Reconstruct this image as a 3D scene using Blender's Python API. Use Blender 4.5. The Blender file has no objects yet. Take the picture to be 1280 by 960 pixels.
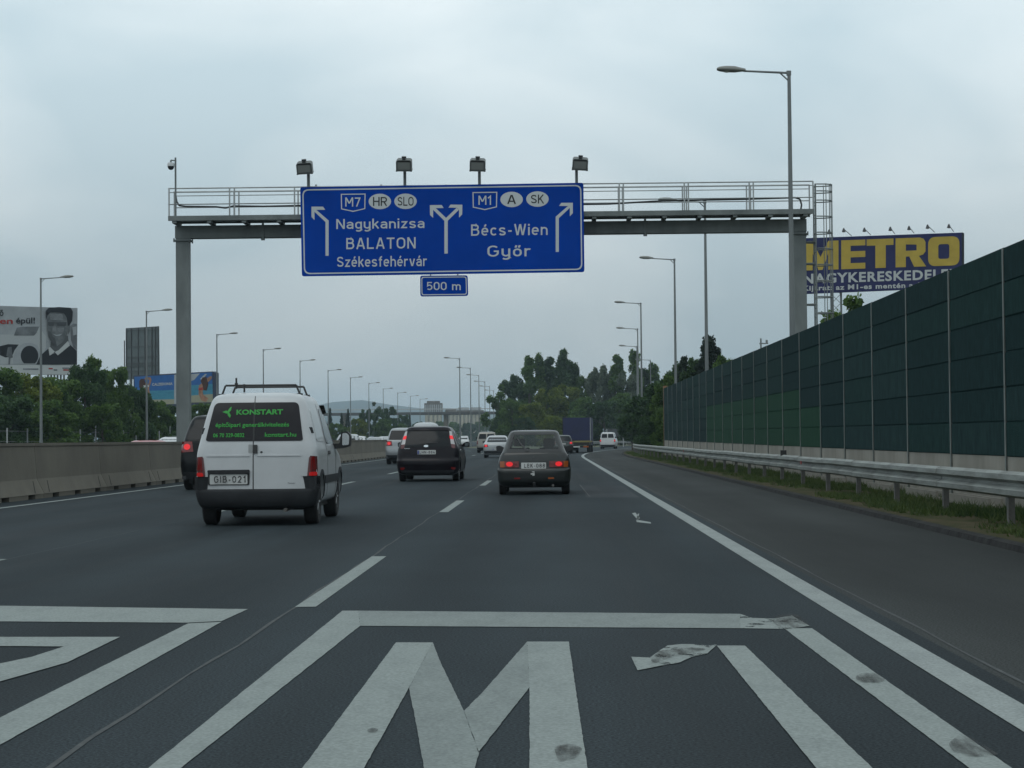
import bpy, bmesh, math, random
import numpy as np
from mathutils import Vector, Matrix
from mathutils.bvhtree import BVHTree

random.seed(7)
rng = np.random.default_rng(11)
scene = bpy.context.scene
COL = scene.collection
R = math.radians

# ------------------------------------------------------------------ camera
FPX = 2430.0                      # focal length in pixels of the 1280 wide photograph
CAM = Vector((0.0, 0.0, 1.2))
YAW, PITCH, ROLL = R(1.141), R(1.612), R(0.5)
Fv = Vector((-math.sin(YAW) * math.cos(PITCH), math.cos(YAW) * math.cos(PITCH), math.sin(PITCH)))
R0 = Vector((math.cos(YAW), math.sin(YAW), 0.0))
U0 = R0.cross(Fv)
Rv = math.cos(ROLL) * R0 - math.sin(ROLL) * U0
Uv = math.sin(ROLL) * R0 + math.cos(ROLL) * U0
cam_data = bpy.data.cameras.new('camera')
cam_data.sensor_width = 36.0
cam_data.lens = FPX / 1280.0 * 36.0
cam_data.clip_start = 0.1
cam_data.clip_end = 20000.0
cam = bpy.data.objects.new('camera', cam_data)
COL.objects.link(cam)
cam.matrix_world = Matrix(((Rv.x, Uv.x, -Fv.x, CAM.x), (Rv.y, Uv.y, -Fv.y, CAM.y), (Rv.z, Uv.z, -Fv.z, CAM.z), (0, 0, 0, 1)))
scene.camera = cam

# ------------------------------------------------------------------ world: overcast sky
SUN_EL, SUN_AZ = R(58), R(205)    # azimuth measured from +Y clockwise
world = bpy.data.worlds.new('World')
scene.world = world
world.use_nodes = True
wt = world.node_tree
wt.nodes.clear()


def wn(t, **kw):
    n = wt.nodes.new(t)
    for k, v in kw.items():
        setattr(n, k, v)
    return n


w_out = wn('ShaderNodeOutputWorld')
w_bg = wn('ShaderNodeBackground')
w_bg.inputs['Strength'].default_value = 0.1
sky = wn('ShaderNodeTexSky', sky_type='NISHITA')
sky.sun_disc = False
sky.sun_elevation = SUN_EL
sky.sun_rotation = SUN_AZ
sky.air_density = 1.0
sky.dust_density = 2.0
tc = wn('ShaderNodeTexCoord')
mp = wn('ShaderNodeMapping')
mp.inputs['Scale'].default_value = (1.0, 1.0, 2.2)
mp.inputs['Rotation'].default_value = (0.0, R(10), 0.4)
nz = wn('ShaderNodeTexNoise')
nz.inputs['Scale'].default_value = 4.5
nz.inputs['Detail'].default_value = 6.0
nz.inputs['Roughness'].default_value = 0.46
nz.inputs['Distortion'].default_value = 0.35
cr = wn('ShaderNodeValToRGB')
cr.color_ramp.elements[0].position = 0.35
cr.color_ramp.elements[0].color = (6.3, 7.75, 8.4, 1)
cr.color_ramp.elements[1].position = 0.65
cr.color_ramp.elements[1].color = (9.1, 10.1, 10.4, 1)
# an overcast vault is brighter overhead than at the horizon
sp = wn('ShaderNodeSeparateXYZ')
el = wn('ShaderNodeMapRange')
el.interpolation_type = 'SMOOTHSTEP'
el.inputs['From Min'].default_value = 0.02
el.inputs['From Max'].default_value = 0.22
el.inputs['To Min'].default_value = 0.585
el.inputs['To Max'].default_value = 1.0
elp = wn('ShaderNodeMath', operation='POWER')
elp.inputs[1].default_value = 1.0
mx = wn('ShaderNodeVectorMath', operation='MULTIPLY')
mix = wn('ShaderNodeMix', data_type='RGBA')
mix.inputs['Factor'].default_value = 0.95
L = wt.links.new
L(tc.outputs['Generated'], mp.inputs['Vector'])
L(mp.outputs['Vector'], nz.inputs['Vector'])
L(nz.outputs['Fac'], cr.inputs['Fac'])
L(tc.outputs['Generated'], sp.inputs['Vector'])
mxz = wn('ShaderNodeMath', operation='MAXIMUM')
mxz.inputs[1].default_value = 0.0
L(sp.outputs['Z'], mxz.inputs[0])
L(mxz.outputs[0], elp.inputs[0])
L(elp.outputs[0], el.inputs['Value'])
L(cr.outputs['Color'], mx.inputs[0])
L(el.outputs['Result'], mx.inputs[1])
L(sky.outputs['Color'], mix.inputs['A'])
L(mx.outputs['Vector'], mix.inputs['B'])
L(mix.outputs['Result'], w_bg.inputs['Color'])
L(w_bg.outputs['Background'], w_out.inputs['Surface'])

sun_d = bpy.data.lights.new('sun', 'SUN')
sun_d.energy = 0.5
sun_d.angle = R(40)
sun_d.color = (1.0, 0.97, 0.92)
sun = bpy.data.objects.new('sun', sun_d)
COL.objects.link(sun)
sdir = Vector((math.sin(SUN_AZ) * math.cos(SUN_EL), math.cos(SUN_AZ) * math.cos(SUN_EL), math.sin(SUN_EL)))
sun.rotation_euler = sdir.to_track_quat('Z', 'Y').to_euler()
sun.location = (0, 0, 60)

scene.view_settings.view_transform = 'Standard'
scene.view_settings.look = 'None'
scene.view_settings.exposure = 0.0
scene.view_settings.gamma = 1.0
scene.view_settings.use_curve_mapping = False
scene.render.resolution_x = 1024
scene.render.resolution_y = 768
scene.render.engine = 'CYCLES'
scene.cycles.volume_bounces = 0
scene.cycles.max_bounces = 6
scene.cycles.transparent_max_bounces = 12


# ------------------------------------------------------------------ photo pixel -> direction -> position
def ray(px, py):
    return Fv + Rv * ((px - 640.0) / FPX) + Uv * (-(py - 480.0) / FPX)


def at_y(px, py, Y):
    d = ray(px, py)
    return CAM + d * (Y / d.y)


def at_x(px, py, X):
    d = ray(px, py)
    return CAM + d * (X / d.x)


def ground(px, py, z=0.0):
    d = ray(px, py)
    return CAM + d * ((z - CAM.z) / d.z)


def on_plane(px, py, p0, nrm):
    d = ray(px, py)
    return CAM + d * ((p0 - CAM).dot(nrm) / d.dot(nrm))


# ------------------------------------------------------------------ materials
MATS = {}


def mat(name, color, rough=0.6, metal=0.0, coat=0.0, noise=None, bump=None, emit=None, spec=None, alpha=None, trans=None):
    """procedural Principled; noise=(scale, amount, stretch xyz, second colour or None), bump=(scale, strength)"""
    if name in MATS:
        return MATS[name]
    m = bpy.data.materials.new(name)
    m.use_nodes = True
    nt = m.node_tree
    b = nt.nodes['Principled BSDF']
    c4 = (*color, 1.0)
    b.inputs['Base Color'].default_value = c4
    b.inputs['Roughness'].default_value = rough
    b.inputs['Metallic'].default_value = metal
    b.inputs['Coat Weight'].default_value = coat
    b.inputs['Coat Roughness'].default_value = 0.06
    if spec is not None:
        b.inputs['Specular IOR Level'].default_value = spec
    if trans is not None:
        b.inputs['Transmission Weight'].default_value = trans
    if alpha is not None:
        b.inputs['Alpha'].default_value = alpha
    if emit:
        b.inputs['Emission Color'].default_value = (*emit[0], 1)
        b.inputs['Emission Strength'].default_value = emit[1]
    tcn = nt.nodes.new('ShaderNodeTexCoord')
    if noise:
        sc, amt, stretch, c2 = noise
        mpn = nt.nodes.new('ShaderNodeMapping')
        mpn.inputs['Scale'].default_value = stretch
        nt.links.new(tcn.outputs['Object'], mpn.inputs['Vector'])
        nn = nt.nodes.new('ShaderNodeTexNoise')
        nn.inputs['Scale'].default_value = sc
        nn.inputs['Detail'].default_value = 6
        nn.inputs['Roughness'].default_value = 0.62
        nt.links.new(mpn.outputs['Vector'], nn.inputs['Vector'])
        mr = nt.nodes.new('ShaderNodeMapRange')
        mr.inputs['From Min'].default_value = 0.3
        mr.inputs['From Max'].default_value = 0.7
        nt.links.new(nn.outputs['Fac'], mr.inputs['Value'])
        mm = nt.nodes.new('ShaderNodeMix')
        mm.data_type = 'RGBA'
        lo = c2 if c2 else tuple(v * (1 - amt) for v in color)
        hi = color if c2 else tuple(min(1, v * (1 + amt)) for v in color)
        mm.inputs['A'].default_value = (*lo, 1)
        mm.inputs['B'].default_value = (*hi, 1)
        nt.links.new(mr.outputs['Result'], mm.inputs['Factor'])
        nt.links.new(mm.outputs['Result'], b.inputs['Base Color'])
    if bump:
        bn = nt.nodes.new('ShaderNodeTexNoise')
        bn.inputs['Scale'].default_value = bump[0]
        bn.inputs['Detail'].default_value = 4
        nt.links.new(tcn.outputs['Object'], bn.inputs['Vector'])
        bp = nt.nodes.new('ShaderNodeBump')
        bp.inputs['Strength'].default_value = bump[1]
        bp.inputs['Distance'].default_value = 0.02
        nt.links.new(bn.outputs['Fac'], bp.inputs['Height'])
        nt.links.new(bp.outputs['Normal'], b.inputs['Normal'])
    MATS[name] = m
    return m


def nodes_of(m):
    nt = m.node_tree
    return nt, nt.nodes['Principled BSDF']


def asphalt(name, base, warm, seed, streak=0.25):
    """aggregate speckle + long traffic streaks along the lane + broad blotches"""
    m = bpy.data.materials.new(name)
    m.use_nodes = True
    nt, b = nodes_of(m)
    tcn = nt.nodes.new('ShaderNodeTexCoord')

    def nse(scale, stretch, det, off):
        mpn = nt.nodes.new('ShaderNodeMapping')
        mpn.inputs['Scale'].default_value = stretch
        mpn.inputs['Location'].default_value = (off, off * 1.7, 0)
        nt.links.new(tcn.outputs['Object'], mpn.inputs['Vector'])
        n = nt.nodes.new('ShaderNodeTexNoise')
        n.inputs['Scale'].default_value = scale
        n.inputs['Detail'].default_value = det
        n.inputs['Roughness'].default_value = 0.65
        nt.links.new(mpn.outputs['Vector'], n.inputs['Vector'])
        return n

    def remap(sock, lo, hi, f0=0.3, f1=0.7):
        r_ = nt.nodes.new('ShaderNodeMapRange')
        r_.inputs['From Min'].default_value = f0
        r_.inputs['From Max'].default_value = f1
        r_.inputs['To Min'].default_value = lo
        r_.inputs['To Max'].default_value = hi
        nt.links.new(sock, r_.inputs['Value'])
        return r_.outputs['Result']

    def mul(a, c):
        n = nt.nodes.new('ShaderNodeMath')
        n.operation = 'MULTIPLY'
        nt.links.new(a, n.inputs[0])
        nt.links.new(c, n.inputs[1])
        return n.outputs[0]

    speck = nse(70, (1, 1, 1), 3, seed)
    st = nse(1.5, (1.0, 0.018, 1), 4, seed + 3)
    bl = nse(0.16, (1.6, 0.5, 1), 5, seed + 9)
    f = mul(mul(remap(speck.outputs['Fac'], 0.35, 1.75), remap(st.outputs['Fac'], 1 - streak, 1 + streak)), remap(bl.outputs['Fac'], 0.76, 1.26))
    # polished wheel tracks, two to each lane
    sx_ = nt.nodes.new('ShaderNodeSeparateXYZ')
    nt.links.new(tcn.outputs['Object'], sx_.inputs['Vector'])
    ph = nt.nodes.new('ShaderNodeMath')
    ph.operation = 'MULTIPLY_ADD'
    ph.inputs[1].default_value = 2 * math.pi / 1.9
    ph.inputs[2].default_value = 1.2
    nt.links.new(sx_.outputs['X'], ph.inputs[0])
    cs_ = nt.nodes.new('ShaderNodeMath')
    cs_.operation = 'SINE'
    nt.links.new(ph.outputs[0], cs_.inputs[0])
    f = mul(f, remap(cs_.outputs[0], 0.90, 1.10, -1.0, 1.0))
    vm = nt.nodes.new('ShaderNodeVectorMath')
    vm.operation = 'SCALE'
    vm.inputs[0].default_value = base
    nt.links.new(f, vm.inputs['Scale'])
    nt.links.new(vm.outputs['Vector'], b.inputs['Base Color'])
    nt.links.new(remap(st.outputs['Fac'], 0.62, 0.8), b.inputs['Roughness'])
    b.inputs['Specular IOR Level'].default_value = warm
    bp = nt.nodes.new('ShaderNodeBump')
    bp.inputs['Strength'].default_value = 0.35
    bp.inputs['Distance'].default_value = 0.006
    nt.links.new(speck.outputs['Fac'], bp.inputs['Height'])
    nt.links.new(bp.outputs['Normal'], b.inputs['Normal'])
    MATS[name] = m
    return m


def worn_paint(name, col, wear=0.42):
    """thermoplastic road paint, chipped and greyed where the asphalt shows through"""
    m = bpy.data.materials.new(name)
    m.use_nodes = True
    nt, b = nodes_of(m)
    tcn = nt.nodes.new('ShaderNodeTexCoord')
    n1 = nt.nodes.new('ShaderNodeTexNoise')
    n1.inputs['Scale'].default_value = 5.0
    n1.inputs['Detail'].default_value = 9
    n1.inputs['Roughness'].default_value = 0.72
    n2 = nt.nodes.new('ShaderNodeTexNoise')
    n2.inputs['Scale'].default_value = 60
    n2.inputs['Detail'].default_value = 3
    mpn = nt.nodes.new('ShaderNodeMapping')
    mpn.inputs['Scale'].default_value = (1.0, 0.35, 1)
    nt.links.new(tcn.outputs['Object'], mpn.inputs['Vector'])
    nt.links.new(mpn.outputs['Vector'], n1.inputs['Vector'])
    nt.links.new(tcn.outputs['Object'], n2.inputs['Vector'])
    r1 = nt.nodes.new('ShaderNodeValToRGB')
    r1.color_ramp.elements[0].position = wear - 0.1
    r1.color_ramp.elements[0].color = (0.62, 0.62, 0.62, 1)
    r1.color_ramp.elements[1].position = wear + 0.12
    r1.color_ramp.elements[1].color = (1, 1, 1, 1)
    nt.links.new(n1.outputs['Fac'], r1.inputs['Fac'])
    r2 = nt.nodes.new('ShaderNodeMapRange')
    r2.inputs['From Min'].default_value = 0.3
    r2.inputs['From Max'].default_value = 0.7
    r2.inputs['To Min'].default_value = 0.74
    r2.inputs['To Max'].default_value = 1.12
    nt.links.new(n2.outputs['Fac'], r2.inputs['Value'])
    mm = nt.nodes.new('ShaderNodeMix')
    mm.data_type = 'RGBA'
    mm.inputs['A'].default_value = (col[0] * 0.55, col[1] * 0.56, col[2] * 0.58, 1)
    mm.inputs['B'].default_value = (*col, 1)
    nt.links.new(r1.outputs['Color'], mm.inputs['Factor'])
    vm = nt.nodes.new('ShaderNodeVectorMath')
    vm.operation = 'SCALE'
    nt.links.new(mm.outputs['Result'], vm.inputs[0])
    nt.links.new(r2.outputs['Result'], vm.inputs['Scale'])
    nt.links.new(vm.outputs['Vector'], b.inputs['Base Color'])
    b.inputs['Roughness'].default_value = 0.7
    b.inputs['Specular IOR Level'].default_value = 0.12
    MATS[name] = m
    return m


def leaf_mat(name, dark, light, yellow=None):
    m = bpy.data.materials.new(name)
    m.use_nodes = True
    nt, b = nodes_of(m)
    geo = nt.nodes.new('ShaderNodeNewGeometry')
    tcn = nt.nodes.new('ShaderNodeTexCoord')
    nn = nt.nodes.new('ShaderNodeTexNoise')
    nn.inputs['Scale'].default_value = 0.55
    nn.inputs['Detail'].default_value = 3
    nt.links.new(tcn.outputs['Object'], nn.inputs['Vector'])
    ad = nt.nodes.new('ShaderNodeMath')
    ad.operation = 'MULTIPLY_ADD'
    ad.inputs[1].default_value = 0.55
    nt.links.new(geo.outputs['Random Per Island'], ad.inputs[0])
    mr = nt.nodes.new('ShaderNodeMapRange')
    mr.inputs['From Min'].default_value = 0.3
    mr.inputs['From Max'].default_value = 0.7
    mr.inputs['To Min'].default_value = 0.0
    mr.inputs['To Max'].default_value = 0.5
    nt.links.new(nn.outputs['Fac'], mr.inputs['Value'])
    nt.links.new(mr.outputs['Result'], ad.inputs[2])
    rp = nt.nodes.new('ShaderNodeValToRGB')
    rp.color_ramp.elements[0].color = (*dark, 1)
    rp.color_ramp.elements[0].position = 0.1
    rp.color_ramp.elements[1].color = (*light, 1)
    rp.color_ramp.elements[1].position = 0.9
    nt.links.new(ad.outputs[0], rp.inputs['Fac'])
    nt.links.new(rp.outputs['Color'], b.inputs['Base Color'])
    b.inputs['Roughness'].default_value = 0.65
    b.inputs['Specular IOR Level'].default_value = 0.25
    tr = nt.nodes.new('ShaderNodeBsdfTranslucent')
    nt.links.new(rp.outputs['Color'], tr.inputs['Color'])
    ms = nt.nodes.new('ShaderNodeMixShader')
    ms.inputs['Fac'].default_value = 0.38
    out = nt.nodes['Material Output']
    nt.links.new(b.outputs['BSDF'], ms.inputs[1])
    nt.links.new(tr.outputs['BSDF'], ms.inputs[2])
    nt.links.new(ms.outputs['Shader'], out.inputs['Surface'])
    MATS[name] = m
    return m


M_ASPH = asphalt('asphalt', (0.0275, 0.0345, 0.0385), 0.025, 1.0)
M_SHOULD = asphalt('shoulder_asphalt', (0.033, 0.036, 0.0355), 0.03, 5.0, 0.18)
M_PATCH = asphalt('patch_asphalt', (0.042, 0.048, 0.052), 0.02, 8.0, 0.15)
M_PAINT = worn_paint('road_paint', (0.235, 0.262, 0.25), 0.40)
M_PAINT2 = worn_paint('edge_paint', (0.27, 0.295, 0.285), 0.44)
M_PAINTD = worn_paint('road_paint_old', (0.205, 0.23, 0.22), 0.44)
M_PAINTW = worn_paint('road_paint_worn_through', (0.235, 0.262, 0.25), 0.46)
_nt, _b = nodes_of(M_PAINTW)
_tc = _nt.nodes.new('ShaderNodeTexCoord')
_nn = _nt.nodes.new('ShaderNodeTexNoise')
_nn.inputs['Scale'].default_value = 7.0
_nn.inputs['Detail'].default_value = 8
_nn.inputs['Roughness'].default_value = .7
_mr = _nt.nodes.new('ShaderNodeMapRange')
_mr.inputs['From Min'].default_value = .37
_mr.inputs['From Max'].default_value = .47
_mp = _nt.nodes.new('ShaderNodeMapping')
_mp.inputs['Scale'].default_value = (1, .5, 1)
_nt.links.new(_tc.outputs['Object'], _mp.inputs['Vector'])
_nt.links.new(_mp.outputs['Vector'], _nn.inputs['Vector'])
_nt.links.new(_nn.outputs['Fac'], _mr.inputs['Value'])
_nt.links.new(_mr.outputs['Result'], _b.inputs['Alpha'])
M_SCUFF = mat('tyre_scuff', (0.085, 0.085, 0.08), 0.9, noise=(14, 0.6, (1, 1, 1), (0.055, 0.057, 0.058)), spec=.05)
M_SEAL = mat('joint_sealant', (0.085, 0.09, 0.09), 0.8, noise=(8, 0.5, (1, 1, 1), (0.05, 0.054, 0.056)), spec=.1)
M_CONC = mat('concrete', (0.165, 0.15, 0.122), 0.9, noise=(1.6, 0.4, (1, 0.5, 0.35), (0.115, 0.106, 0.088)), bump=(14, 0.25), spec=.2)
M_CONC2 = mat('concrete_panel', (0.30, 0.285, 0.25), 0.9, noise=(1.3, 0.4, (1, 1, 0.5), (0.2, 0.19, 0.165)), bump=(18, 0.2), spec=.2)
M_GALV = mat('galvanised_steel', (0.40, 0.42, 0.42), 0.5, 0.55, noise=(3.0, 0.3, (1, 1, 1), (0.28, 0.295, 0.30)))
M_RAIL = mat('rail_steel', (0.27, 0.29, 0.275), 0.6, 0.15, noise=(2.6, 0.3, (1, .5, 3), (0.13, 0.135, 0.125)), spec=.25)
M_RPOST = mat('rail_post_steel', (0.16, 0.16, 0.15), 0.7, 0.3, noise=(6, 0.4, (1, 1, 1), (0.09, 0.085, 0.08)))
M_GANTRY = mat('gantry_steel', (0.19, 0.21, 0.208), 0.65, 0.15, noise=(1.6, 0.3, (1, 1, .4), (0.115, 0.13, 0.13)), spec=.3)
M_POLE = mat('pole_steel', (0.20, 0.215, 0.215), 0.6, 0.3, noise=(1.2, 0.3, (1, 1, 0.3), (0.14, 0.155, 0.16)), spec=.3)
M_BLACK = mat('black_plastic', (0.018, 0.019, 0.02), 0.55)
M_DGREY = mat('dark_grey_plastic', (0.022, 0.024, 0.027), 0.65, spec=.25, noise=(3, 0.3, (1, 1, 1), None))
M_RUB = mat('rubber', (0.016, 0.016, 0.017), 0.85, noise=(20, 0.3, (1, 1, 1), None))
M_RIM = mat('wheel_alloy', (0.42, 0.43, 0.44), 0.4, 0.7)
M_SIGNB = mat('sign_blue', (0.0, 0.042, 0.30), 0.6, spec=0.04, noise=(0.6, 0.12, (1, 1, 1), None))
M_SIGNW = mat('sign_white', (0.50, 0.53, 0.54), 0.6, spec=.1)
M_SIGNK = mat('sign_black', (0.012, 0.012, 0.014), 0.6)
M_SIGNBACK = mat('sign_back', (0.22, 0.23, 0.235), 0.55, 0.4)
M_TRUNK = mat('bark', (0.07, 0.058, 0.045), 0.9, noise=(5, 0.4, (1, 1, 0.2), None))
M_SOIL = mat('verge_soil', (0.085, 0.066, 0.042), 0.95, noise=(2.2, 0.5, (1, 0.5, 1), (0.026, 0.038, 0.013)), bump=(25, 0.8), spec=.05)
M_GROUND = mat('meadow', (0.055, 0.075, 0.03), 0.95, noise=(0.12, 0.5, (1, 1, 1), (0.085, 0.08, 0.045)), bump=(3, 0.4))
M_GRASS = leaf_mat('grass_blades', (0.016, 0.046, 0.010), (0.095, 0.125, 0.038))
M_TEAL = mat('panel_teal', (0.013, 0.042, 0.040), 0.95, noise=(9, 0.5, (1, 1, 0.35), (0.005, 0.022, 0.021)), bump=(60, 0.5), spec=0.1)
M_TEAL2 = mat('panel_dark_teal', (0.010, 0.034, 0.036), 0.95, noise=(9, 0.5, (1, 1, 0.35), (0.004, 0.018, 0.018)), bump=(60, 0.5), spec=0.1)
M_GREENP = mat('panel_green', (0.018, 0.060, 0.036), 0.95, noise=(9, 0.5, (1, 1, 0.35), (0.009, 0.042, 0.024)), bump=(60, 0.5), spec=0.1)
M_BRIM = mat('panel_capping', (0.012, 0.024, 0.024), 0.8)
M_REDREF = mat('red_reflector', (0.35, 0.015, 0.015), 0.3)
M_HILL = mat('wooded_hill', (0.03, 0.05, 0.045), 0.95, noise=(0.01, 0.4, (1, 1, 1), None))
LEAF_MID = leaf_mat('leaf_mid_green', (0.014, 0.046, 0.008), (0.115, 0.195, 0.040))
LEAF_DARK = leaf_mat('leaf_dark_green', (0.008, 0.028, 0.009), (0.070, 0.130, 0.044))
LEAF_PALE = leaf_mat('leaf_silver_green', (0.026, 0.046, 0.026), (0.165, 0.205, 0.135))
LEAF_YEL = leaf_mat('leaf_yellow_green', (0.028, 0.056, 0.005), (0.180, 0.225, 0.030))
LEAF_PINE = leaf_mat('needle_dark', (0.006, 0.014, 0.010), (0.030, 0.050, 0.028))


# ------------------------------------------------------------------ object helpers
def link(o, parent=None):
    COL.objects.link(o)
    if parent is not None:
        o.parent = parent
    return o


def tag(o, label=None, cat=None, group=None, kind=None):
    if label:
        o['label'] = label
    if cat:
        o['category'] = cat
    if group:
        o['group'] = group
    if kind:
        o['kind'] = kind
    return o


def thing(name, label, cat, loc=(0, 0, 0), rz=0.0, group=None):
    o = bpy.data.objects.new(name, None)
    o.empty_display_size = 0.2
    o.location = loc
    o.rotation_euler = (0, 0, rz)
    link(o)
    return tag(o, label, cat, group)


def copy_tree(o, parent=None):
    c = o.copy()
    link(c, parent)
    for ch in list(o.children):
        copy_tree(ch, c)
    return c


def mesh_obj(name, verts, faces, m, parent=None, smooth=None):
    me = bpy.data.meshes.new(name)
    me.from_pydata([tuple(v) for v in verts], [], [tuple(f) for f in faces])
    me.update()
    if m:
        me.materials.append(m)
    if smooth is not None:
        me.polygons.foreach_set('use_smooth', [True] * len(me.polygons))
        me.set_sharp_from_angle(angle=R(smooth))
    o = bpy.data.objects.new(name, me)
    return link(o, parent)


class MB:
    def __init__(s):
        s.v, s.f = [], []

    def add(s, vs, fs):
        k = len(s.v)
        s.v += [tuple(v) for v in vs]
        s.f += [tuple(i + k for i in f) for f in fs]
        return s

    def box(s, x0, x1, y0, y1, z0, z1):
        return s.add([(x0, y0, z0), (x1, y0, z0), (x1, y1, z0), (x0, y1, z0), (x0, y0, z1), (x1, y0, z1), (x1, y1, z1), (x0, y1, z1)],
                     [(0, 3, 2, 1), (4, 5, 6, 7), (0, 1, 5, 4), (1, 2, 6, 5), (2, 3, 7, 6), (3, 0, 4, 7)])

    def tube(s, p0, p1, r0, r1=None, n=8, caps=True):
        r1 = r0 if r1 is None else r1
        p0, p1 = Vector(p0), Vector(p1)
        d = (p1 - p0).normalized()
        a = d.orthogonal().normalized()
        b = d.cross(a)
        vs = []
        for p, r_ in ((p0, r0), (p1, r1)):
            for i in range(n):
                t = 2 * math.pi * i / n
                vs.append(p + a * (math.cos(t) * r_) + b * (math.sin(t) * r_))
        fs = [(i, (i + 1) % n, n + (i + 1) % n, n + i) for i in range(n)]
        if caps:
            fs += [tuple(range(n))[::-1], tuple(range(n, 2 * n))]
        return s.add(vs, fs)

    def path(s, pts, r_, n=6):
        for a, b in zip(pts[:-1], pts[1:]):
            s.tube(a, b, r_, r_, n)
        return s

    def prism(s, poly, y0, y1):
        """polygon in (x, z), extruded from y0 to y1"""
        n = len(poly)
        vs = [(x, y0, z) for x, z in poly] + [(x, y1, z) for x, z in poly]
        fs = [tuple(range(n)), tuple(range(n, 2 * n))[::-1]] + [(i, n + i, n + (i + 1) % n, (i + 1) % n) for i in range(n)]
        return s.add(vs, fs)

    def slab(s, poly, z0, z1):
        """polygon in (x, y), extruded from z0 to z1"""
        n = len(poly)
        vs = [(x, y, z0) for x, y in poly] + [(x, y, z1) for x, y in poly]
        fs = [tuple(range(n))[::-1], tuple(range(n, 2 * n))] + [(i, (i + 1) % n, n + (i + 1) % n, n + i) for i in range(n)]
        return s.add(vs, fs)

    def lathe(s, prof, n=12, origin=(0, 0, 0), axis='z'):
        """profile of (r, h) revolved about the axis"""
        ox, oy, oz = origin
        vs = []
        for r_, h in prof:
            for i in range(n):
                t = 2 * math.pi * i / n
                c, q = r_ * math.cos(t), r_ * math.sin(t)
                vs.append((ox + c, oy + q, oz + h) if axis == 'z' else (ox + h, oy + c, oz + q) if axis == 'x' else (ox + c, oy + h, oz + q))
        fs = []
        for j in range(len(prof) - 1):
            for i in range(n):
                fs.append((j * n + i, j * n + (i + 1) % n, (j + 1) * n + (i + 1) % n, (j + 1) * n + i))
        fs.append(tuple(range(n))[::-1])
        fs.append(tuple(range((len(prof) - 1) * n, len(prof) * n)))
        return s.add(vs, fs)

    def build(s, name, m, parent=None, smooth=None):
        return mesh_obj(name, s.v, s.f, m, parent, smooth)


def rpoly(pts, r_, n=4):
    """polygon with rounded corners"""
    out = []
    k = len(pts)
    for i in range(k):
        p0, p, p1 = Vector(pts[i - 1]), Vector(pts[i]), Vector(pts[(i + 1) % k])
        a, b = (p0 - p), (p1 - p)
        rr = min(r_, a.length * 0.45, b.length * 0.45)
        a = p + a.normalized() * rr
        b = p + b.normalized() * rr
        for j in range(n + 1):
            t = j / n
            q = a * (1 - t) ** 2 + p * 2 * t * (1 - t) + b * t ** 2
            out.append((q.x, q.y))
    return out


def ellipse(cx, cy, rx, ry, n=24):
    return [(cx + rx * math.cos(2 * math.pi * i / n), cy + ry * math.sin(2 * math.pi * i / n)) for i in range(n)]


# ------------------------------------------------------------------ lettering (built-in font turned into mesh)
_dg = None


def text_geo(s, bold=0.0, spacing=1.0):
    cu = bpy.data.curves.new('lettering', 'FONT')
    cu.body = s
    cu.size = 1.0
    cu.offset = bold
    cu.space_character = spacing
    cu.resolution_u = 3
    o = bpy.data.objects.new('lettering', cu)
    COL.objects.link(o)
    dg = bpy.context.evaluated_depsgraph_get()
    dg.update()
    me = o.evaluated_get(dg).to_mesh()
    vs = [(v.co.x, v.co.y) for v in me.vertices]
    fs = [tuple(p.vertices) for p in me.polygons]
    o.evaluated_get(dg).to_mesh_clear()
    bpy.data.objects.remove(o)
    bpy.data.curves.remove(cu)
    return vs, fs


_cap = {}


def text_fit(s, x0, x1, base, cap, bold=0.0, spacing=1.0):
    """2d lettering with its ink spanning x0..x1, baseline at base and capital height cap (signed)"""
    if 'H' not in _cap:
        v, _ = text_geo('H')
        _cap['H'] = max(p[1] for p in v)
    v, f = text_geo(s, bold, spacing)
    a, b = min(p[0] for p in v), max(p[0] for p in v)
    sx = (x1 - x0) / (b - a)
    sy = cap / _cap['H']
    return [((p[0] - a) * sx + x0, p[1] * sy + base) for p in v], f


def stroke(pts, w):
    """open 2d polyline thickened to a list of quads (verts, faces)"""
    vs, fs = [], []
    n = len(pts)
    P = [Vector(p) for p in pts]
    for i in range(n):
        d0 = (P[i] - P[i - 1]).normalized() if i > 0 else None
        d1 = (P[i + 1] - P[i]).normalized() if i < n - 1 else None
        d = (d0 + d1).normalized() if d0 and d1 else (d0 or d1)
        nn = Vector((-d.y, d.x))
        k = 1.0
        if d0 and d1:
            k = 1.0 / max(0.4, nn.dot(Vector((-d0.y, d0.x))))
        vs += [tuple(P[i] + nn * w * 0.5 * k), tuple(P[i] - nn * w * 0.5 * k)]
    for i in range(n - 1):
        fs.append((2 * i, 2 * i + 1, 2 * i + 3, 2 * i + 2))
    return vs, fs


def arc(cx, cy, rx, ry, a0, a1, n=9):
    return [(cx + rx * math.cos(R(a0 + (a1 - a0) * i / n)), cy + ry * math.sin(R(a0 + (a1 - a0) * i / n))) for i in range(n + 1)]


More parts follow.
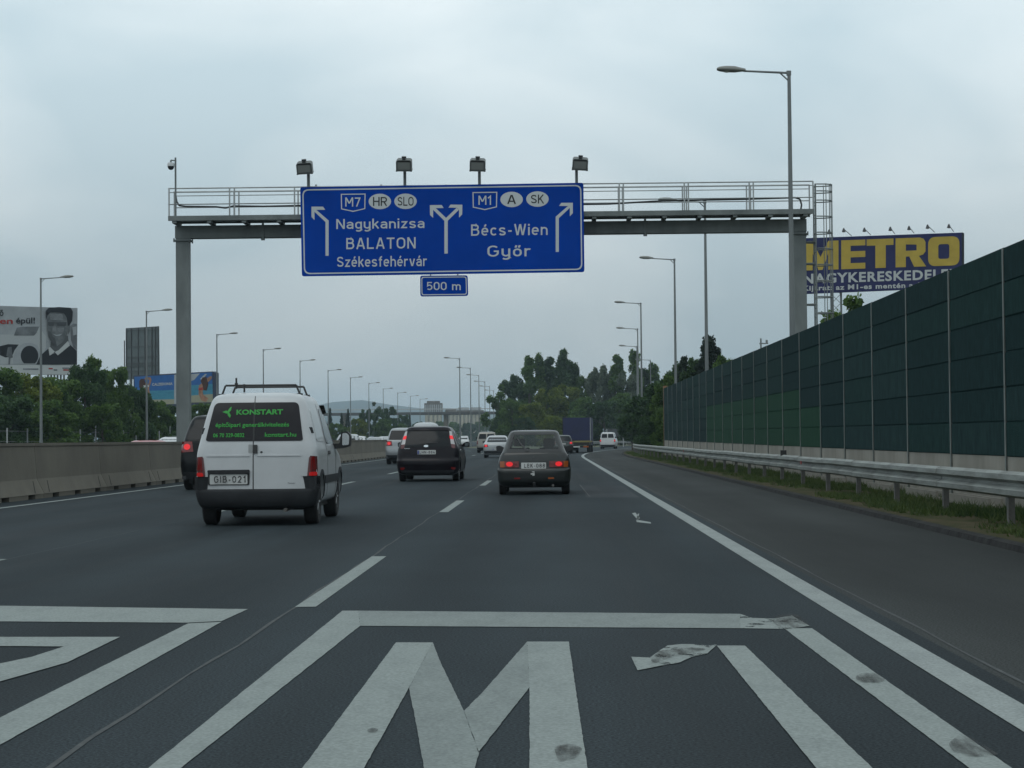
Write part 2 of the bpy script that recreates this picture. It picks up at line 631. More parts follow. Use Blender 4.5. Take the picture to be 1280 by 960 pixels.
_S = [(3.35, 3.85), (2.8, 4.4), (1.9, 4.52), (1.1, 4.4), (.55, 3.85), (.6, 3.2), (1.2, 2.78), (2.7, 2.28), (3.4, 1.75), (3.4, 1.1), (2.85, .6), (1.95, .48), (1.05, .6), (.45, 1.15)]
_a = [[(.75, 3.75)] + arc(2.0, 3.3, 1.5, 1.22, 150, 0) + [(3.5, 0)], [(3.5, 2.75), (1.9, 2.75)] + arc(1.75, 1.62, 1.25, 1.13, 90, 270) + [(2.3, .5), (3.5, 1.2)]]
_hook = [(3.5, 5), (3.5, -.6)] + arc(2.0, -.6, 1.5, .95, 0, -150)
_n = [[(.5, 0), (.5, 5)], [(.5, 2.8)] + arc(2, 3.0, 1.5, 1.5, 170, 0) + [(3.5, 0)]]
_e = [[(.6, 2.55), (3.5, 2.55)] + arc(2, 3.0, 1.5, 1.5, 0, 180) + arc(2, 2.0, 1.5, 1.5, 180, 318)]
_o = [arc(2, 3.0, 1.5, 1.5, 0, 180) + arc(2, 2.0, 1.5, 1.5, 180, 360) + [(3.5, 3.0)]]
_O = lambda w: [arc(w / 2, 4.6, w / 2 - .5, 1.9, 0, 180) + arc(w / 2, 2.4, w / 2 - .5, 1.9, 180, 360) + [(w - .5, 4.6)]]
GLY = {
    'N': (5, [[(.5, 0), (.5, 7)], [(.62, 6.9), (4.38, .1)], [(4.5, 0), (4.5, 7)]]), 'a': (4, _a), 'á': (4, _a + [[(1.8, 5.5), (2.6, 6.9)]]),
    'g': (4, [arc(2, 3.0, 1.5, 1.5, 0, 180) + arc(2, 2.0, 1.5, 1.5, 180, 360), _hook]), 'y': (4, [[(.5, 5)] + arc(2, 2.0, 1.5, 1.5, 180, 360), _hook]),
    'k': (3.8, [[(.5, 0), (.5, 7)], [(3.4, 5), (.8, 2.3)], [(1.6, 3.1), (3.6, 0)]]), 'n': (4, _n), 'i': (1, [[(.5, 0), (.5, 5)], [(.5, 5.8), (.5, 6.9)]]),
    'z': (3.8, [[(.3, 4.5), (3.2, 4.5), (.6, .5), (3.6, .5)]]), 's': (3.9, [_S]), 'e': (4, _e), 'é': (4, _e + [[(1.8, 5.5), (2.6, 6.9)]]),
    'f': (2.8, [[(1.3, 0), (1.3, 5.4)] + arc(2.5, 5.4, 1.2, 1.1, 180, 85), [(.2, 4.5), (2.6, 4.5)]]), 'h': (4, [[(.5, 0), (.5, 7)], _n[1]]),
    'v': (3.9, [[(.35, 5), (1.8, .1)], [(3.5, 5), (2.05, .1)]]), 'r': (3, [[(.5, 0), (.5, 5)], [(.5, 2.8)] + arc(2, 3.0, 1.5, 1.5, 170, 62)]),
    'c': (3.8, [arc(2, 3, 1.5, 1.5, 38, 180) + arc(2, 2, 1.5, 1.5, 180, 322)]), 'ő': (4, _o + [[(1.1, 5.5), (1.6, 6.9)], [(2.6, 5.5), (3.1, 6.9)]]),
    'm': (6.4, [[(.5, 0), (.5, 5)], [(.5, 2.8)] + arc(1.85, 3.15, 1.35, 1.35, 170, 0) + [(3.2, 0)], [(3.2, 2.8)] + arc(4.55, 3.15, 1.35, 1.35, 170, 0) + [(5.9, 0)]]),
    'B': (4.8, [[(.5, 0), (.5, 7)], [(.5, 6.5), (2.6, 6.5)] + arc(2.6, 5.15, 1.4, 1.35, 90, -90) + [(.5, 3.8)], [(2.6, 3.8)] + arc(2.8, 2.15, 1.5, 1.65, 90, -90) + [(.5, .5)]]),
    'A': (5.2, [[(.45, 0), (2.45, 7)], [(4.75, 0), (2.75, 7)], [(1.1, 2.1), (4.1, 2.1)]]), 'L': (4.2, [[(.5, 7), (.5, .5), (4.1, .5)]]), 'T': (4.8, [[(.1, 6.5), (4.7, 6.5)], [(2.4, 6.5), (2.4, 0)]]),
    'O': (5.2, _O(5.2)), '0': (4.4, _O(4.4)), 'S': (5, [[(x * 1.28, y * 1.4) for x, y in _S]]),
    'W': (6.8, [[(.4, 7), (1.8, .1)], [(2.0, .1), (3.3, 6.8)], [(3.5, 6.8), (4.8, .1)], [(5.0, .1), (6.4, 7)]]),
    'G': (5.2, [arc(2.6, 4.6, 2.1, 1.9, 35, 180) + arc(2.6, 2.4, 2.1, 1.9, 180, 350) + [(4.7, 3.4), (2.9, 3.4)]]),
    'M': (5.8, [[(.5, 0), (.5, 7)], [(.62, 6.9), (2.9, 2.4)], [(2.9, 2.4), (5.18, 6.9)], [(5.3, 0), (5.3, 7)]]), '7': (4.4, [[(.3, 6.5), (3.9, 6.5), (1.6, 0)]]), '1': (2.8, [[(.4, 5.0), (2.1, 6.6), (2.1, 0)]]),
    '5': (4.4, [[(3.9, 6.5), (.9, 6.5), (.75, 3.6)] + arc(2.1, 2.4, 1.8, 1.9, 130, -140)]), 'H': (5, [[(.5, 0), (.5, 7)], [(4.5, 0), (4.5, 7)], [(.5, 3.6), (4.5, 3.6)]]),
    'R': (4.9, [[(.5, 0), (.5, 7)], [(.5, 6.5), (2.7, 6.5)] + arc(2.8, 4.9, 1.5, 1.6, 90, -90) + [(.5, 3.3)], [(2.5, 3.2), (4.4, 0)]]), 'K': (4.9, [[(.5, 0), (.5, 7)], [(4.3, 7), (.8, 3.0)], [(1.8, 4.0), (4.5, 0)]]),
    'I': (1, [[(.5, 0), (.5, 7)]]), 'E': (4.2, [[(4, 6.5), (.5, 6.5), (.5, .5), (4.1, .5)], [(.5, 3.6), (3.7, 3.6)]]), '2': (4.4, [arc(2.2, 4.8, 1.7, 1.7, 165, -30) + [(.6, .5), (4.1, .5)]]),
    '4': (4.6, [[(2.9, 7), (.5, 1.9), (4.4, 1.9)], [(3.2, 4), (3.2, 0)]]), '8': (4.4, [arc(2.2, 5.15, 1.5, 1.35, -90, 270, 16), arc(2.2, 2.15, 1.7, 1.65, 90, 450, 16)]),
    '-': (2.6, [[(.3, 2.7), (2.3, 2.7)]]), ' ': (2.4, [])}


def sign_text(s, x0, x1, base, cap, w=.92, gap=.75):
    """traffic-sign lettering drawn as strokes; returns verts, faces and a tiny lift per vertex so strokes never share a plane"""
    vs, fs, lf = [], [], []
    x = 0.0
    for ch in s:
        gw, sts = GLY[ch]
        for k, st in enumerate(sts):
            v, f = stroke([(px + x, py) for px, py in st], w)
            o = len(vs)
            vs += v
            fs += [tuple(i + o for i in q) for q in f]
            lf += [.0016 * k] * len(v)
        x += gw + gap
    x -= gap
    sx, sy = (x1 - x0) / x, cap / 7.0
    return [(a * sx + x0, b * sy + base) for a, b in vs], fs, lf


ORD = ['first', 'second', 'third', 'fourth', 'fifth', 'sixth', 'seventh', 'eighth', 'ninth', 'tenth', 'eleventh', 'twelfth', 'thirteenth',
       'fourteenth', 'fifteenth', 'sixteenth', 'seventeenth', 'eighteenth', 'nineteenth', 'twentieth', 'twenty-first', 'twenty-second',
       'twenty-third', 'twenty-fourth', 'twenty-fifth', 'twenty-sixth', 'twenty-seventh', 'twenty-eighth', 'twenty-ninth', 'thirtieth',
       'thirty-first', 'thirty-second', 'thirty-third', 'thirty-fourth']


# ================================================================== THE SETTING
def off(Y):
    """the exit lane swings right beyond the noise wall"""
    return max(0.0, Y - 118.0) ** 2 / 1488.0


def sh(Y):
    """the through carriageway shifts left further on"""
    t = min(1.0, max(0.0, (Y - 160.0) / 130.0))
    return -13.5 * t * t * (3 - 2 * t)


def strip(name, ys, fl, fr, z, m, parent=None, kind='structure'):
    vs, fs = [], []
    for y in ys:
        vs += [(fl(y), y, z), (fr(y), y, z)]
    for i in range(len(ys) - 1):
        fs.append((2 * i, 2 * i + 1, 2 * i + 3, 2 * i + 2))
    o = mesh_obj(name, vs, fs, m, parent)
    if parent is None:
        o['kind'] = kind
    return o


gv, gf = [], []
for (x0, x1, y0, y1) in ((-5200, 5200, -300, 5200),):
    gv = [(x0, y0, -0.06), (x1, y0, -0.06), (x1, y1, -0.06), (x0, y1, -0.06)]
    gf = [(0, 1, 2, 3)]
grd = mesh_obj('ground', gv, gf, M_GROUND)
tag(grd, kind='structure')

Y1 = [-20 + 10 * i for i in range(26)]                       # -20 .. 230
Y2 = [230 + 10 * i for i in range(68)]
Y3 = [230 + 10 * i for i in range(22)]
rv, rf_ = [], []


def add_rows(ys, fl, fr):
    k = len(rv)
    for y in ys:
        rv.append((fl(y), y, 0.0))
        rv.append((fr(y), y, 0.0))
    for i in range(len(ys) - 1):
        a = k + 2 * i
        rf_.append((a, a + 1, a + 3, a + 2))


add_rows(Y1, lambda y: -11.9 + sh(y), lambda y: 2.2 + off(y))
add_rows(Y2, lambda y: -11.9 + sh(y), lambda y: 0.8 + sh(y))
add_rows(Y3, lambda y: off(y) - 7.2, lambda y: 2.2 + off(y))
road = mesh_obj('road', rv, rf_, M_ASPH)
tag(road, kind='structure')
YS = Y1 + Y3[1:]
shoulder = strip('hard_shoulder', YS, lambda y: 2.2 + off(y), lambda y: 4.74 + off(y), 0.0, M_SHOULD)
opp = strip('opposite_carriageway', Y1 + Y2[1:], lambda y: -32.4, lambda y: -12.4 + sh(y), 0.0, M_ASPH)

# painted markings: sheets 4 mm above the asphalt, children of the road
Z1 = 0.004


def marking(name, poly, m=M_PAINT, z=Z1, parent=road):
    if m in (M_PAINT, M_PAINTD, M_PAINTW) and name != 'lane_dash':
        out = []
        for (xa, ya), (xb, yb) in zip(poly, poly[1:] + poly[:1]):
            d = math.hypot(xb - xa, yb - ya)
            k = max(1, min(60, int(d / .07)))
            for i in range(k):
                t = i / k
                j = .0016 if i else 0.0
                out.append((xa + (xb - xa) * t + random.uniform(-j, j), ya + (yb - ya) * t + random.uniform(-j, j) * 3))
        poly = out
    vs = [(x, y, z) for x, y in poly]
    return mesh_obj(name, vs, [tuple(range(len(vs)))], m, parent)


def gpoly(pts):
    return [(p.x, p.y) for p in (ground(*q) for q in pts)]


for k in range(0, 12):
    y0 = -4 + 18 * k
    for xc in (-1.78, -5.7):
        a, b = sh(y0), sh(y0 + 6)
        marking('lane_dash', [(xc - .075 + a, y0), (xc + .075 + a, y0), (xc + .075 + b, y0 + 6), (xc - .075 + b, y0 + 6)], M_PAINT)
strip('edge_line', YS, lambda y: 1.89 + off(y), lambda y: 2.08 + off(y), Z1, M_PAINT2, road)
strip('edge_line', Y1 + Y2[1:30], lambda y: -10.24 + sh(y), lambda y: -10.1 + sh(y), Z1, M_PAINT2, road)
# sealed longitudinal joints, wavering like real crack filler
def wavy(xc, w, y0, y1, amp, name, m):
    ys = [y0 + 0.7 * i for i in range(int((y1 - y0) / 0.7))]
    ph = random.random() * 9
    fx = {y: xc + amp * (math.sin(y * 0.9 + ph) + 0.6 * math.sin(y * 2.3 + 2 * ph) + 0.7 * random.uniform(-1, 1)) for y in ys}
    ww = {y: w * random.uniform(0.45, 1.35) for y in ys}
    strip(name, ys, lambda y: fx[y] - ww[y], lambda y: fx[y] + ww[y], 0.0025, m, road)


wavy(-1.86, 0.011, 3, 140, 0.012, 'joint_seal', M_SEAL)
wavy(2.27, 0.010, 3, 110, 0.006, 'joint_seal', M_SEAL)
wavy(-5.62, 0.006, 3, 100, 0.012, 'joint_seal', M_SEAL)
marking('asphalt_patch', gpoly([(727, 607), (778, 607), (800, 622), (733, 622)]), M_PATCH, 0.002)
marking('crack_line', gpoly([(724, 606), (725.5, 606), (738, 621), (736.5, 621)]), M_SEAL, 0.005)
for pl in ([(790, 642), (794, 641), (800, 648), (797, 650)], [(795, 650), (813, 653), (814, 655), (796, 653)], [(797, 643), (799, 642), (798, 651), (796, 651)]):
    marking('survey_mark', gpoly(pl), M_PAINT2, 0.005)


def tidy(poly):
    return poly


# the shield with M1 (own lane)
for nm, pl in (
        ('shield_marking', [(428, 764), (448, 764), (450, 783), (230, 958), (190, 990), (150, 990)]),
        ('shield_marking', [(448, 764), (925, 768), (925, 786), (450, 783)]),
        ('shield_marking', [(925, 768), (940, 773), (966, 774), (990, 770), (1012, 783), (985, 787), (925, 786)]),
        ('shield_marking', [(980, 786), (1015, 786), (1270, 965), (1300, 990), (1248, 990), (1210, 960)]),
        ('letter_marking', [(495, 804), (541, 804), (514, 856), (456, 960), (438, 990), (354, 990), (379, 960)]),
        ('letter_marking', [(541, 804), (551, 830), (580, 890), (599, 942), (586, 990), (535, 990), (522, 915), (511, 860), (514, 856)]),
        ('letter_marking', [(659, 803), (662, 860), (598, 942), (580, 890), (602, 868)]),
        ('letter_marking', [(659, 803), (711, 803), (734, 960), (738, 990), (662, 990), (662, 860)]),
        ('letter_marking', [(896, 808), (931, 808), (1089, 960), (1118, 990), (1048, 990), (1019, 960)]),
        ('letter_marking', [(789, 822), (812, 823), (834, 808), (852, 806), (896, 807), (884, 818), (865, 822), (850, 829), (822, 834), (797, 839)])):
    z_ = Z1 + (0.001 if nm == 'letter_marking' else 0.0)
    mm_ = M_PAINTW if pl[0] in ((789, 822), (925, 768)) else M_PAINTD if pl[0] in ((541, 804), (448, 764)) or pl[1] == (662, 860) else M_PAINT
    marking(nm, gpoly(pl), mm_, z_)
# tyre scuffs over the paint: rubber film with broken-up edges
ntS, bS = nodes_of(M_SCUFF)
tS = ntS.nodes.new('ShaderNodeTexCoord')
mS = ntS.nodes.new('ShaderNodeMapping')
mS.inputs['Scale'].default_value = (6, 1.2, 1)
nS = ntS.nodes.new('ShaderNodeTexNoise')
nS.inputs['Scale'].default_value = 2.4
nS.inputs['Detail'].default_value = 8
nS.inputs['Roughness'].default_value = .7
rS = ntS.nodes.new('ShaderNodeMapRange')
rS.inputs['From Min'].default_value = .38
rS.inputs['From Max'].default_value = .68
rS.inputs['To Max'].default_value = .8
ntS.links.new(tS.outputs['Object'], mS.inputs['Vector'])
ntS.links.new(mS.outputs['Vector'], nS.inputs['Vector'])
ntS.links.new(nS.outputs['Fac'], rS.inputs['Value'])
ntS.links.new(rS.outputs['Result'], bS.inputs['Alpha'])

for pl in ([(972, 770), (997, 769), (1012, 783), (1000, 786), (972, 785), (964, 777)],
           [(1068, 848), (1078, 843), (1095, 843), (1108, 852), (1100, 855), (1074, 855)],
           [(1185, 932), (1194, 925), (1200, 919), (1214, 924), (1236, 938), (1250, 946), (1218, 948), (1192, 943)],
           [(812, 828), (824, 815), (842, 813), (866, 811), (884, 813), (862, 818), (838, 824), (820, 831)],
           [(692, 936), (712, 932), (729, 938), (722, 950), (698, 955)],
           [(458, 915), (466, 912), (474, 914), (470, 918), (461, 918)]):
    marking('tyre_scuff', gpoly(rpoly(pl, 4, 2)), M_SCUFF, 0.009)
# the neighbouring lane's shield, its right half in view
for nm, pl in (('shield_marking', [(-60, 757), (310, 762), (277, 777), (235, 779), (-60, 777)]),
               ('shield_marking', [(235, 780), (277, 778), (0, 932), (-60, 966), (-60, 925), (0, 898)]),
               ('letter_marking', [(-60, 797), (150, 797), (84, 829), (-60, 870), (-60, 843), (40, 822), (80, 809), (-60, 808)])):
    marking(nm, gpoly(pl), M_PAINT, Z1 + (0.001 if nm == 'letter_marking' else 0.0))

# kerb and verge on the right
kerb_y = [y for y in YS if y <= 170]
kv, kf = [], []
for y in kerb_y:
    kv += [(4.74 + off(y), y, -0.02), (4.77 + off(y), y, 0.06), (4.88 + off(y), y, 0.075), (4.92 + off(y), y, 0.0)]
for i in range(len(kerb_y) - 1):
    for j in range(3):
        kf.append((4 * i + j, 4 * i + j + 1, 4 * i + 5 + j, 4 * i + 4 + j))
kerb = mesh_obj('kerb', kv, kf, mat('kerb_tar', (.026, .026, .026), .9, noise=(5, .5, (1, 1, 1), None), bump=(20, .5), spec=.1))
tag(kerb, kind='structure')
# verge: an uneven earth bank
vv, vf = [], []
nx = 9
vy = [10 + 1.0 * i for i in range(160)]
for y in vy:
    for i in range(nx):
        t = i / (nx - 1)
        x = 4.86 + off(y) + t * 2.34
        vv.append((x, y, (0.062 if i == 0 else 0.062 + 0.02 * math.sin(t * math.pi) + random.uniform(-.015, .02))))
for j in range(len(vy) - 1):
    for i in range(nx - 1):
        a = j * nx + i
        vf.append((a, a + 1, a + nx + 1, a + nx))
verge = mesh_obj('verge', vv, vf, M_SOIL, smooth=60)
tag(verge, kind='structure')

# grass on the verge
def grass_mesh(name, n_clump, y0, y1, xa, xb, hmin, hmax, blades, seed, m):
    g = np.random.default_rng(seed)
    cy = y0 + (y1 - y0) * g.random(n_clump) ** 1.5
    t = g.random(n_clump)
    cx = xa + (xb - xa) * t
    # bare patches
    keep = (np.sin(cy * 0.9 + 3 * t) + np.sin(cy * 0.37 + 5 * t + 1.3) + 0.9 * g.standard_normal(n_clump)) > (0.5 - 1.5 * t)
    cx, cy, t = cx[keep], cy[keep], t[keep]
    N = len(cx) * blades
    bx = np.repeat(cx, blades) + g.normal(0, 0.055, N)
    by = np.repeat(cy, blades) + g.normal(0, 0.07, N)
    hh = np.repeat(hmin + (hmax - hmin) * g.random(len(cx)) * (0.5 + 0.5 * t), blades) * (0.5 + 0.7 * g.random(N))
    an = g.random(N) * 2 * np.pi
    lean = hh * (0.2 + 0.9 * g.random(N))
    wd = 0.006 + 0.010 * g.random(N)
    la = g.random(N) * 2 * np.pi
    z0 = 0.055
    o_ = np.vectorize(off)(by)
    bx = bx + o_
    v = np.zeros((N, 3, 3))
    v[:, 0] = np.stack([bx - np.cos(an) * wd, by - np.sin(an) * wd, np.full(N, z0)], 1)
    v[:, 1] = np.stack([bx + np.cos(an) * wd, by + np.sin(an) * wd, np.full(N, z0)], 1)
    v[:, 2] = np.stack([bx + np.cos(la) * lean, by + np.sin(la) * lean, z0 + hh], 1)
    me = bpy.data.meshes.new(name)
    me.vertices.add(3 * N)
    me.vertices.foreach_set('co', v.reshape(-1))
    me.loops.add(3 * N)
    me.loops.foreach_set('vertex_index', np.arange(3 * N, dtype=np.int32))
    me.polygons.add(N)
    me.polygons.foreach_set('loop_start', np.arange(0, 3 * N, 3, dtype=np.int32))
    me.update(calc_edges=True)
    me.materials.append(m)
    o = bpy.data.objects.new(name, me)
    link(o)
    return o


gr = grass_mesh('grass', 12000, 14, 150, 5.12, 6.75, 0.05, 0.2, 15, 3, M_GRASS)
tag(gr, 'patchy green grass and weeds growing along the verge under the guardrail', 'grass', kind='stuff')

# hills beyond
hv, hf = [], []
nxh, nyh = 90, 6
for j in range(nyh):
    for i in range(nxh):
        x = -2600 + 5200 * i / (nxh - 1)
        y = 3300 + 1500 * j / (nyh - 1)
        t = j / (nyh - 1)
        prof = math.sin(math.pi * min(1, t * 0.9 + 0.05))
        hgt = 62 + 16 * math.sin(x * 0.0042 + 2.6) + 9 * math.sin(x * 0.011) + 4 * math.sin(x * 0.031 + 1) - 0.020 * (x + 450)
        hv.append((x, y, -1 + max(6, hgt) * prof * (0.96 + 0.06 * random.random()) if 0 < j < nyh - 1 else -1))
for j in range(nyh - 1):
    for i in range(nxh - 1):
        a = j * nxh + i
        hf.append((a, a + 1, a + nxh + 1, a + nxh))
hill = mesh_obj('hills', hv, hf, M_HILL, smooth=80)
tag(hill, kind='structure')

# ------------------------------------------------------------------ concrete median barrier
bar = thing('median_barrier', 'long beige concrete safety barrier with drainage slots along the left edge of the road', 'barrier', (-11.0, 6, 0))
prof = [(0, .1), (-.16, .42), (-.22, 1.13), (-.195, 1.135), (-.195, 1.2), (-.465, 1.2), (-.465, 1.135), (-.44, 1.13), (-.5, .42), (-.66, .1)]
SEG = 6.0
sm = MB()
n = len(prof)
y0, y1 = 0.012, SEG - 0.012
sm.add([(x, y0, z) for x, z in prof] + [(x, y1, z) for x, z in prof],
       [tuple(range(n)), tuple(range(n, 2 * n))[::-1]] + [(i, n + i, n + (i + 1) % n, (i + 1) % n) for i in range(n)])
for a, b in ((0.012, 0.75), (1.3, 2.75), (3.3, 4.75), (5.3, SEG - 0.012)):
    sm.box(-.645, -.012, a, b, 0.0, .1005)
seg0 = sm.build('barrier_segment', M_CONC, bar)
gr_list = []
for ya, yb in ((0.45, 0.72), (SEG - 0.72, SEG - 0.45)):
    gm = MB()
    # diagonal lifting grooves on the splayed foot, drawn as thin dark raised strips
    p = [(-.012, ya, .13), (-.012, ya + .05, .13), (-.135, yb + .05, .375), (-.135, yb, .375)]
    q = [(x + .004, y, z + .002) for x, y, z in p]
    gm.add(p + q, [(0, 1, 2, 3), (4, 5, 6, 7), (0, 1, 5, 4), (1, 2, 6, 5), (2, 3, 7, 6), (3, 0, 4, 7)])
    gr_list.append(gm.build('lifting_groove', mat('groove_dark', (0.05, 0.045, 0.04), 0.95), seg0))
for k in range(54):
    yA = 6 + SEG * k
    if k == 0:
        s_ = seg0
    else:
        s_ = seg0.copy()
        link(s_, bar)
        if k < 18:
            for g0 in gr_list:
                link(g0.copy(), s_)
    s_.location = (sh(yA), SEG * k, 0)
    s_.rotation_euler = (0, 0, -math.atan2(sh(yA + SEG) - sh(yA), SEG))

# ------------------------------------------------------------------ noise wall
XW = 6.83
wall = thing('noise_wall', 'tall dark green noise barrier of stacked fibre panels on pale concrete plinth beside the hard shoulder', 'noise barrier', (XW, 12, 0))
RH = 0.523
pm = bpy.data.meshes.new('noise_panel')
b_ = MB().box(0, .12, .02, 3.98, 0, RH - .001)
b_.box(-.014, 0.0005, .04, 3.96, 0.012, RH - .018)          # fibre mat proud of the frame
def shared(mb, name, m):
    me = bpy.data.meshes.new(name)
    me.from_pydata(mb.v, [], mb.f)
    me.materials.append(m)
    return me
panel_me = {k: shared(b_, 'noise_panel', m) for k, m in (('t', M_TEAL), ('d', M_TEAL2), ('g', M_GREENP), ('e', mat('panel_faded_teal', (0.017, 0.046, 0.045), 0.95, noise=(7, 0.5, (1, 1, 0.3), (0.007, 0.022, 0.024)), bump=(60, 0.5), spec=0.1)))}
plinth_me = shared(MB().box(0, .12, .02, 3.98, -.2, .87), 'plinth_panel', M_CONC2)
post_me = shared(MB().box(-.03, -.02, -.03, .03, -.1, 3.99).box(-.02, .13, -.008, .008, -.1, 3.99).box(.13, .145, -.03, .03, -.1, 3.99), 'wall_post', mat('wall_post_steel', (.19, .21, .20), .7, .2, noise=(2, .3, (1, 1, .3), None), spec=.2))
YP = [29.3 + 4 * k for k in range(-4, 23)]
for i, yp in enumerate(YP):
    dz = 0.0018 * (yp - 28)
    o = bpy.data.objects.new('wall_post', post_me)
    link(o, wall)
    o.location = (0, yp - 12, dz)
    if i == len(YP) - 1:
        break
    o = bpy.data.objects.new('plinth_panel', plinth_me)
    link(o, wall)
    o.location = (0, yp - 12, dz)
    for r_ in range(6):
        px_ = 689 + XW * 2430 / (yp + 2)
        if 925 < px_ < 1022 and r_ < (3 if px_ < 990 else 2) or (880 < px_ < 930 and r_ < 3):
            key = 'g'
        else:
            key = random.choice('ddtte')
        o = bpy.data.objects.new('noise_panel', panel_me[key])
        link(o, wall)
        o.location = (random.uniform(-.006, .006), yp - 12, .872 + dz + r_ * RH)
endp = MB().box(-.05, .2, 0, .12, 0, 4.15).build('end_board', mat('weathered_wood', (0.2, 0.115, 0.06), 0.9, noise=(4, .4, (1, 1, .2), None)), wall)
endp.location = (0, YP[-1] + .06 - 12, .16)

# ------------------------------------------------------------------ guardrail in front of the wall
def rail_profile():
    f_ = [(0, .42), (-.075, .455), (-.08, .52), (0, .565), (0, .60), (-.08, .645), (-.075, .71), (0, .745)]
    bk = [(x + .014, z) for x, z in f_][::-1]
    return f_ + bk


def rail_mesh(length, m):
    pr = rail_profile()
    k = len(pr)
    mb = MB()
    mb.add([(x, 0, z) for x, z in pr] + [(x, length, z) for x, z in pr],
           [tuple(range(k)), tuple(range(k, 2 * k))[::-1]] + [(i, k + i, k + (i + 1) % k, (i + 1) % k) for i in range(k)])
    return shared(mb, 'rail_beam', m)


beam_me = rail_mesh(4.06, M_RAIL)
gpost_me = shared(MB().box(.02, .035, -.05, .05, -.1, .70).box(.035, .10, -.05, -.038, -.1, .70).box(.035, .10, .038, .05, -.1, .70).box(.012, .03, -.03, .03, .45, .66), 'rail_post', M_RPOST)
bolt_me = shared(MB().lathe([(.018, 0), (.018, .02)], 8, axis='x'), 'splice_bolt', M_RPOST)


def guardrail(name, label, y_start, count, fx, flip=False, zoff=0.0):
    g_ = thing(name, label, 'guardrail', (fx(y_start), y_start, 0))
    x0 = fx(y_start)
    y = y_start
    for k in range(count):
        a = math.atan2(fx(y + 4) - fx(y), 4.0)
        dy = 4 * math.cos(a)
        rz = -a
        for me, nm in ((beam_me, 'rail_beam'), (gpost_me, 'rail_post')):
            o = bpy.data.objects.new(nm, me)
            link(o, g_)
            dx = random.uniform(-.006, .006) if nm == 'rail_beam' else 0.0
            o.location = (fx(y) - x0 + (0.004 * (k % 2) if nm == 'rail_beam' else 0) + dx, y - y_start, zoff + (random.uniform(-.008, .008) if nm == 'rail_beam' else 0))
            o.rotation_euler = (0, 0, rz)
            if flip:
                o.scale = (-1, 1, 1)
        y += dy
    return g_


XR = 5.66
YR0 = XR * 2430 / (1253 - 689) - 12
g1 = guardrail('guardrail', 'grey steel guardrail on posts standing in the grass before the noise wall', YR0, 37, lambda y: XR + off(y))
for yy, zz in ((XR * 2430 / (1004 - 689), .60), (XR * 2430 / (856 - 689), .60)):
    o = MB().box(-.085, -.07, -.05, .05, zz - .03, zz + .05).build('reflector', M_REDREF, g1)
    o.location = (off(yy), yy - YR0, 0)
cap_o = MB().box(-.07, .07, -.06, .06, .72, .86).build('marker_cap', M_BLACK, g1)
cap_o.location = (0, XR * 2430 / (978 - 689) - YR0, 0)
g2 = guardrail('guardrail', 'distant grey guardrail curving along the exit lane behind the small white van', 225, 24, lambda y: off(y) - 7.8, True)
# pale concrete channel pieces lying at the foot of the wall
for i, (pa, pb) in enumerate((((1033, 604), (1054, 610)), ((1092, 617), (1122, 623)), ((1141, 628), (1180, 638)), ((1190, 640), (1247, 654)))):
    A = at_x(*pa, 6.6)
    B = at_x(*pb, 6.6)
    ya, yb = max(A.y, B.y), min(A.y, B.y)
    t = thing('drain_channel', ['short', 'second', 'third', 'longest'][i] + (' pale concrete channel piece at the foot of the noise wall' if i in (0, 3) else ' pale concrete channel piece from the far end along the foot of the noise wall'), 'channel', (6.6, yb, .1), 0, 'channel pieces at the wall foot')
    MB().box(-.13, -.09, 0, ya - yb, 0, .15).build('channel_side', M_CONC2, t)
    MB().box(.05, .09, 0, ya - yb, 0, .15).build('channel_side', M_CONC2, t)
    MB().box(-.09, .05, 0, ya - yb, 0, .045).build('channel_floor', M_CONC2, t)


# ================================================================== SIGN GANTRY
def pxm(polys, Y, m, name, parent, depth=0.0):
    """photo-pixel outlines set on the vertical plane at distance Y (list of polygons, or a (verts, faces) pair)"""
    lf = None
    if isinstance(polys, tuple):
        vs2, fs = polys[:2]
        lf = polys[2] if len(polys) > 2 else None
    else:
        vs2, fs = [], []
        for p in polys:
            k = len(vs2)
            vs2 += list(p)
            fs.append(tuple(range(k, k + len(p))))
    o = parent.location if parent is not None else Vector()
    vs = [at_y(x, y, Y) - o for x, y in vs2]
    if lf:
        vs = [v - Vector((0, l, 0)) for v, l in zip(vs, lf)]
    if depth:
        n_ = len(vs)
        ed = {}
        for f in fs:
            for a, b in zip(f, f[1:] + f[:1]):
                ed[(a, b)] = ed.get((a, b), 0) + 1
        back = [v + Vector((0, depth, 0)) for v in vs]
        nf = list(fs) + [tuple(i + n_ for i in f[::-1]) for f in fs]
        for (a, b) in ed:
            if (b, a) not in ed:
                nf.append((b, a, a + n_, b + n_))
        vs, fs = vs + back, nf
    return mesh_obj(name, vs, fs, m, parent)


def merge2(parts):
    vs, fs = [], []
    for v, f in parts:
        k = len(vs)
        vs += list(v)
        fs += [tuple(i + k for i in q) for q in f]
    return vs, fs


YG = 62.5
pl0, pl1 = at_y(221.5, 420, YG).x, at_y(237.5, 420, YG).x
pr0, pr1 = at_y(991, 400, YG).x, at_y(1008, 400, YG).x
zb0, zb1 = at_y(600, 294.5, YG).z, at_y(600, 279, YG).z      # beam
zw0, zw1 = at_y(600, 276, YG).z, at_y(600, 270, YG).z        # walkway
zr = at_y(600, 236, YG).z                                    # top rail
xw0, xw1 = at_y(217.5, 275, YG).x, at_y(1012, 270, YG).x
gan = thing('sign_gantry', 'grey steel sign gantry spanning the road with railed walkway and caged ladder', 'gantry', ((pl0 + pl1) / 2, YG, 0))
ox = gan.location.x


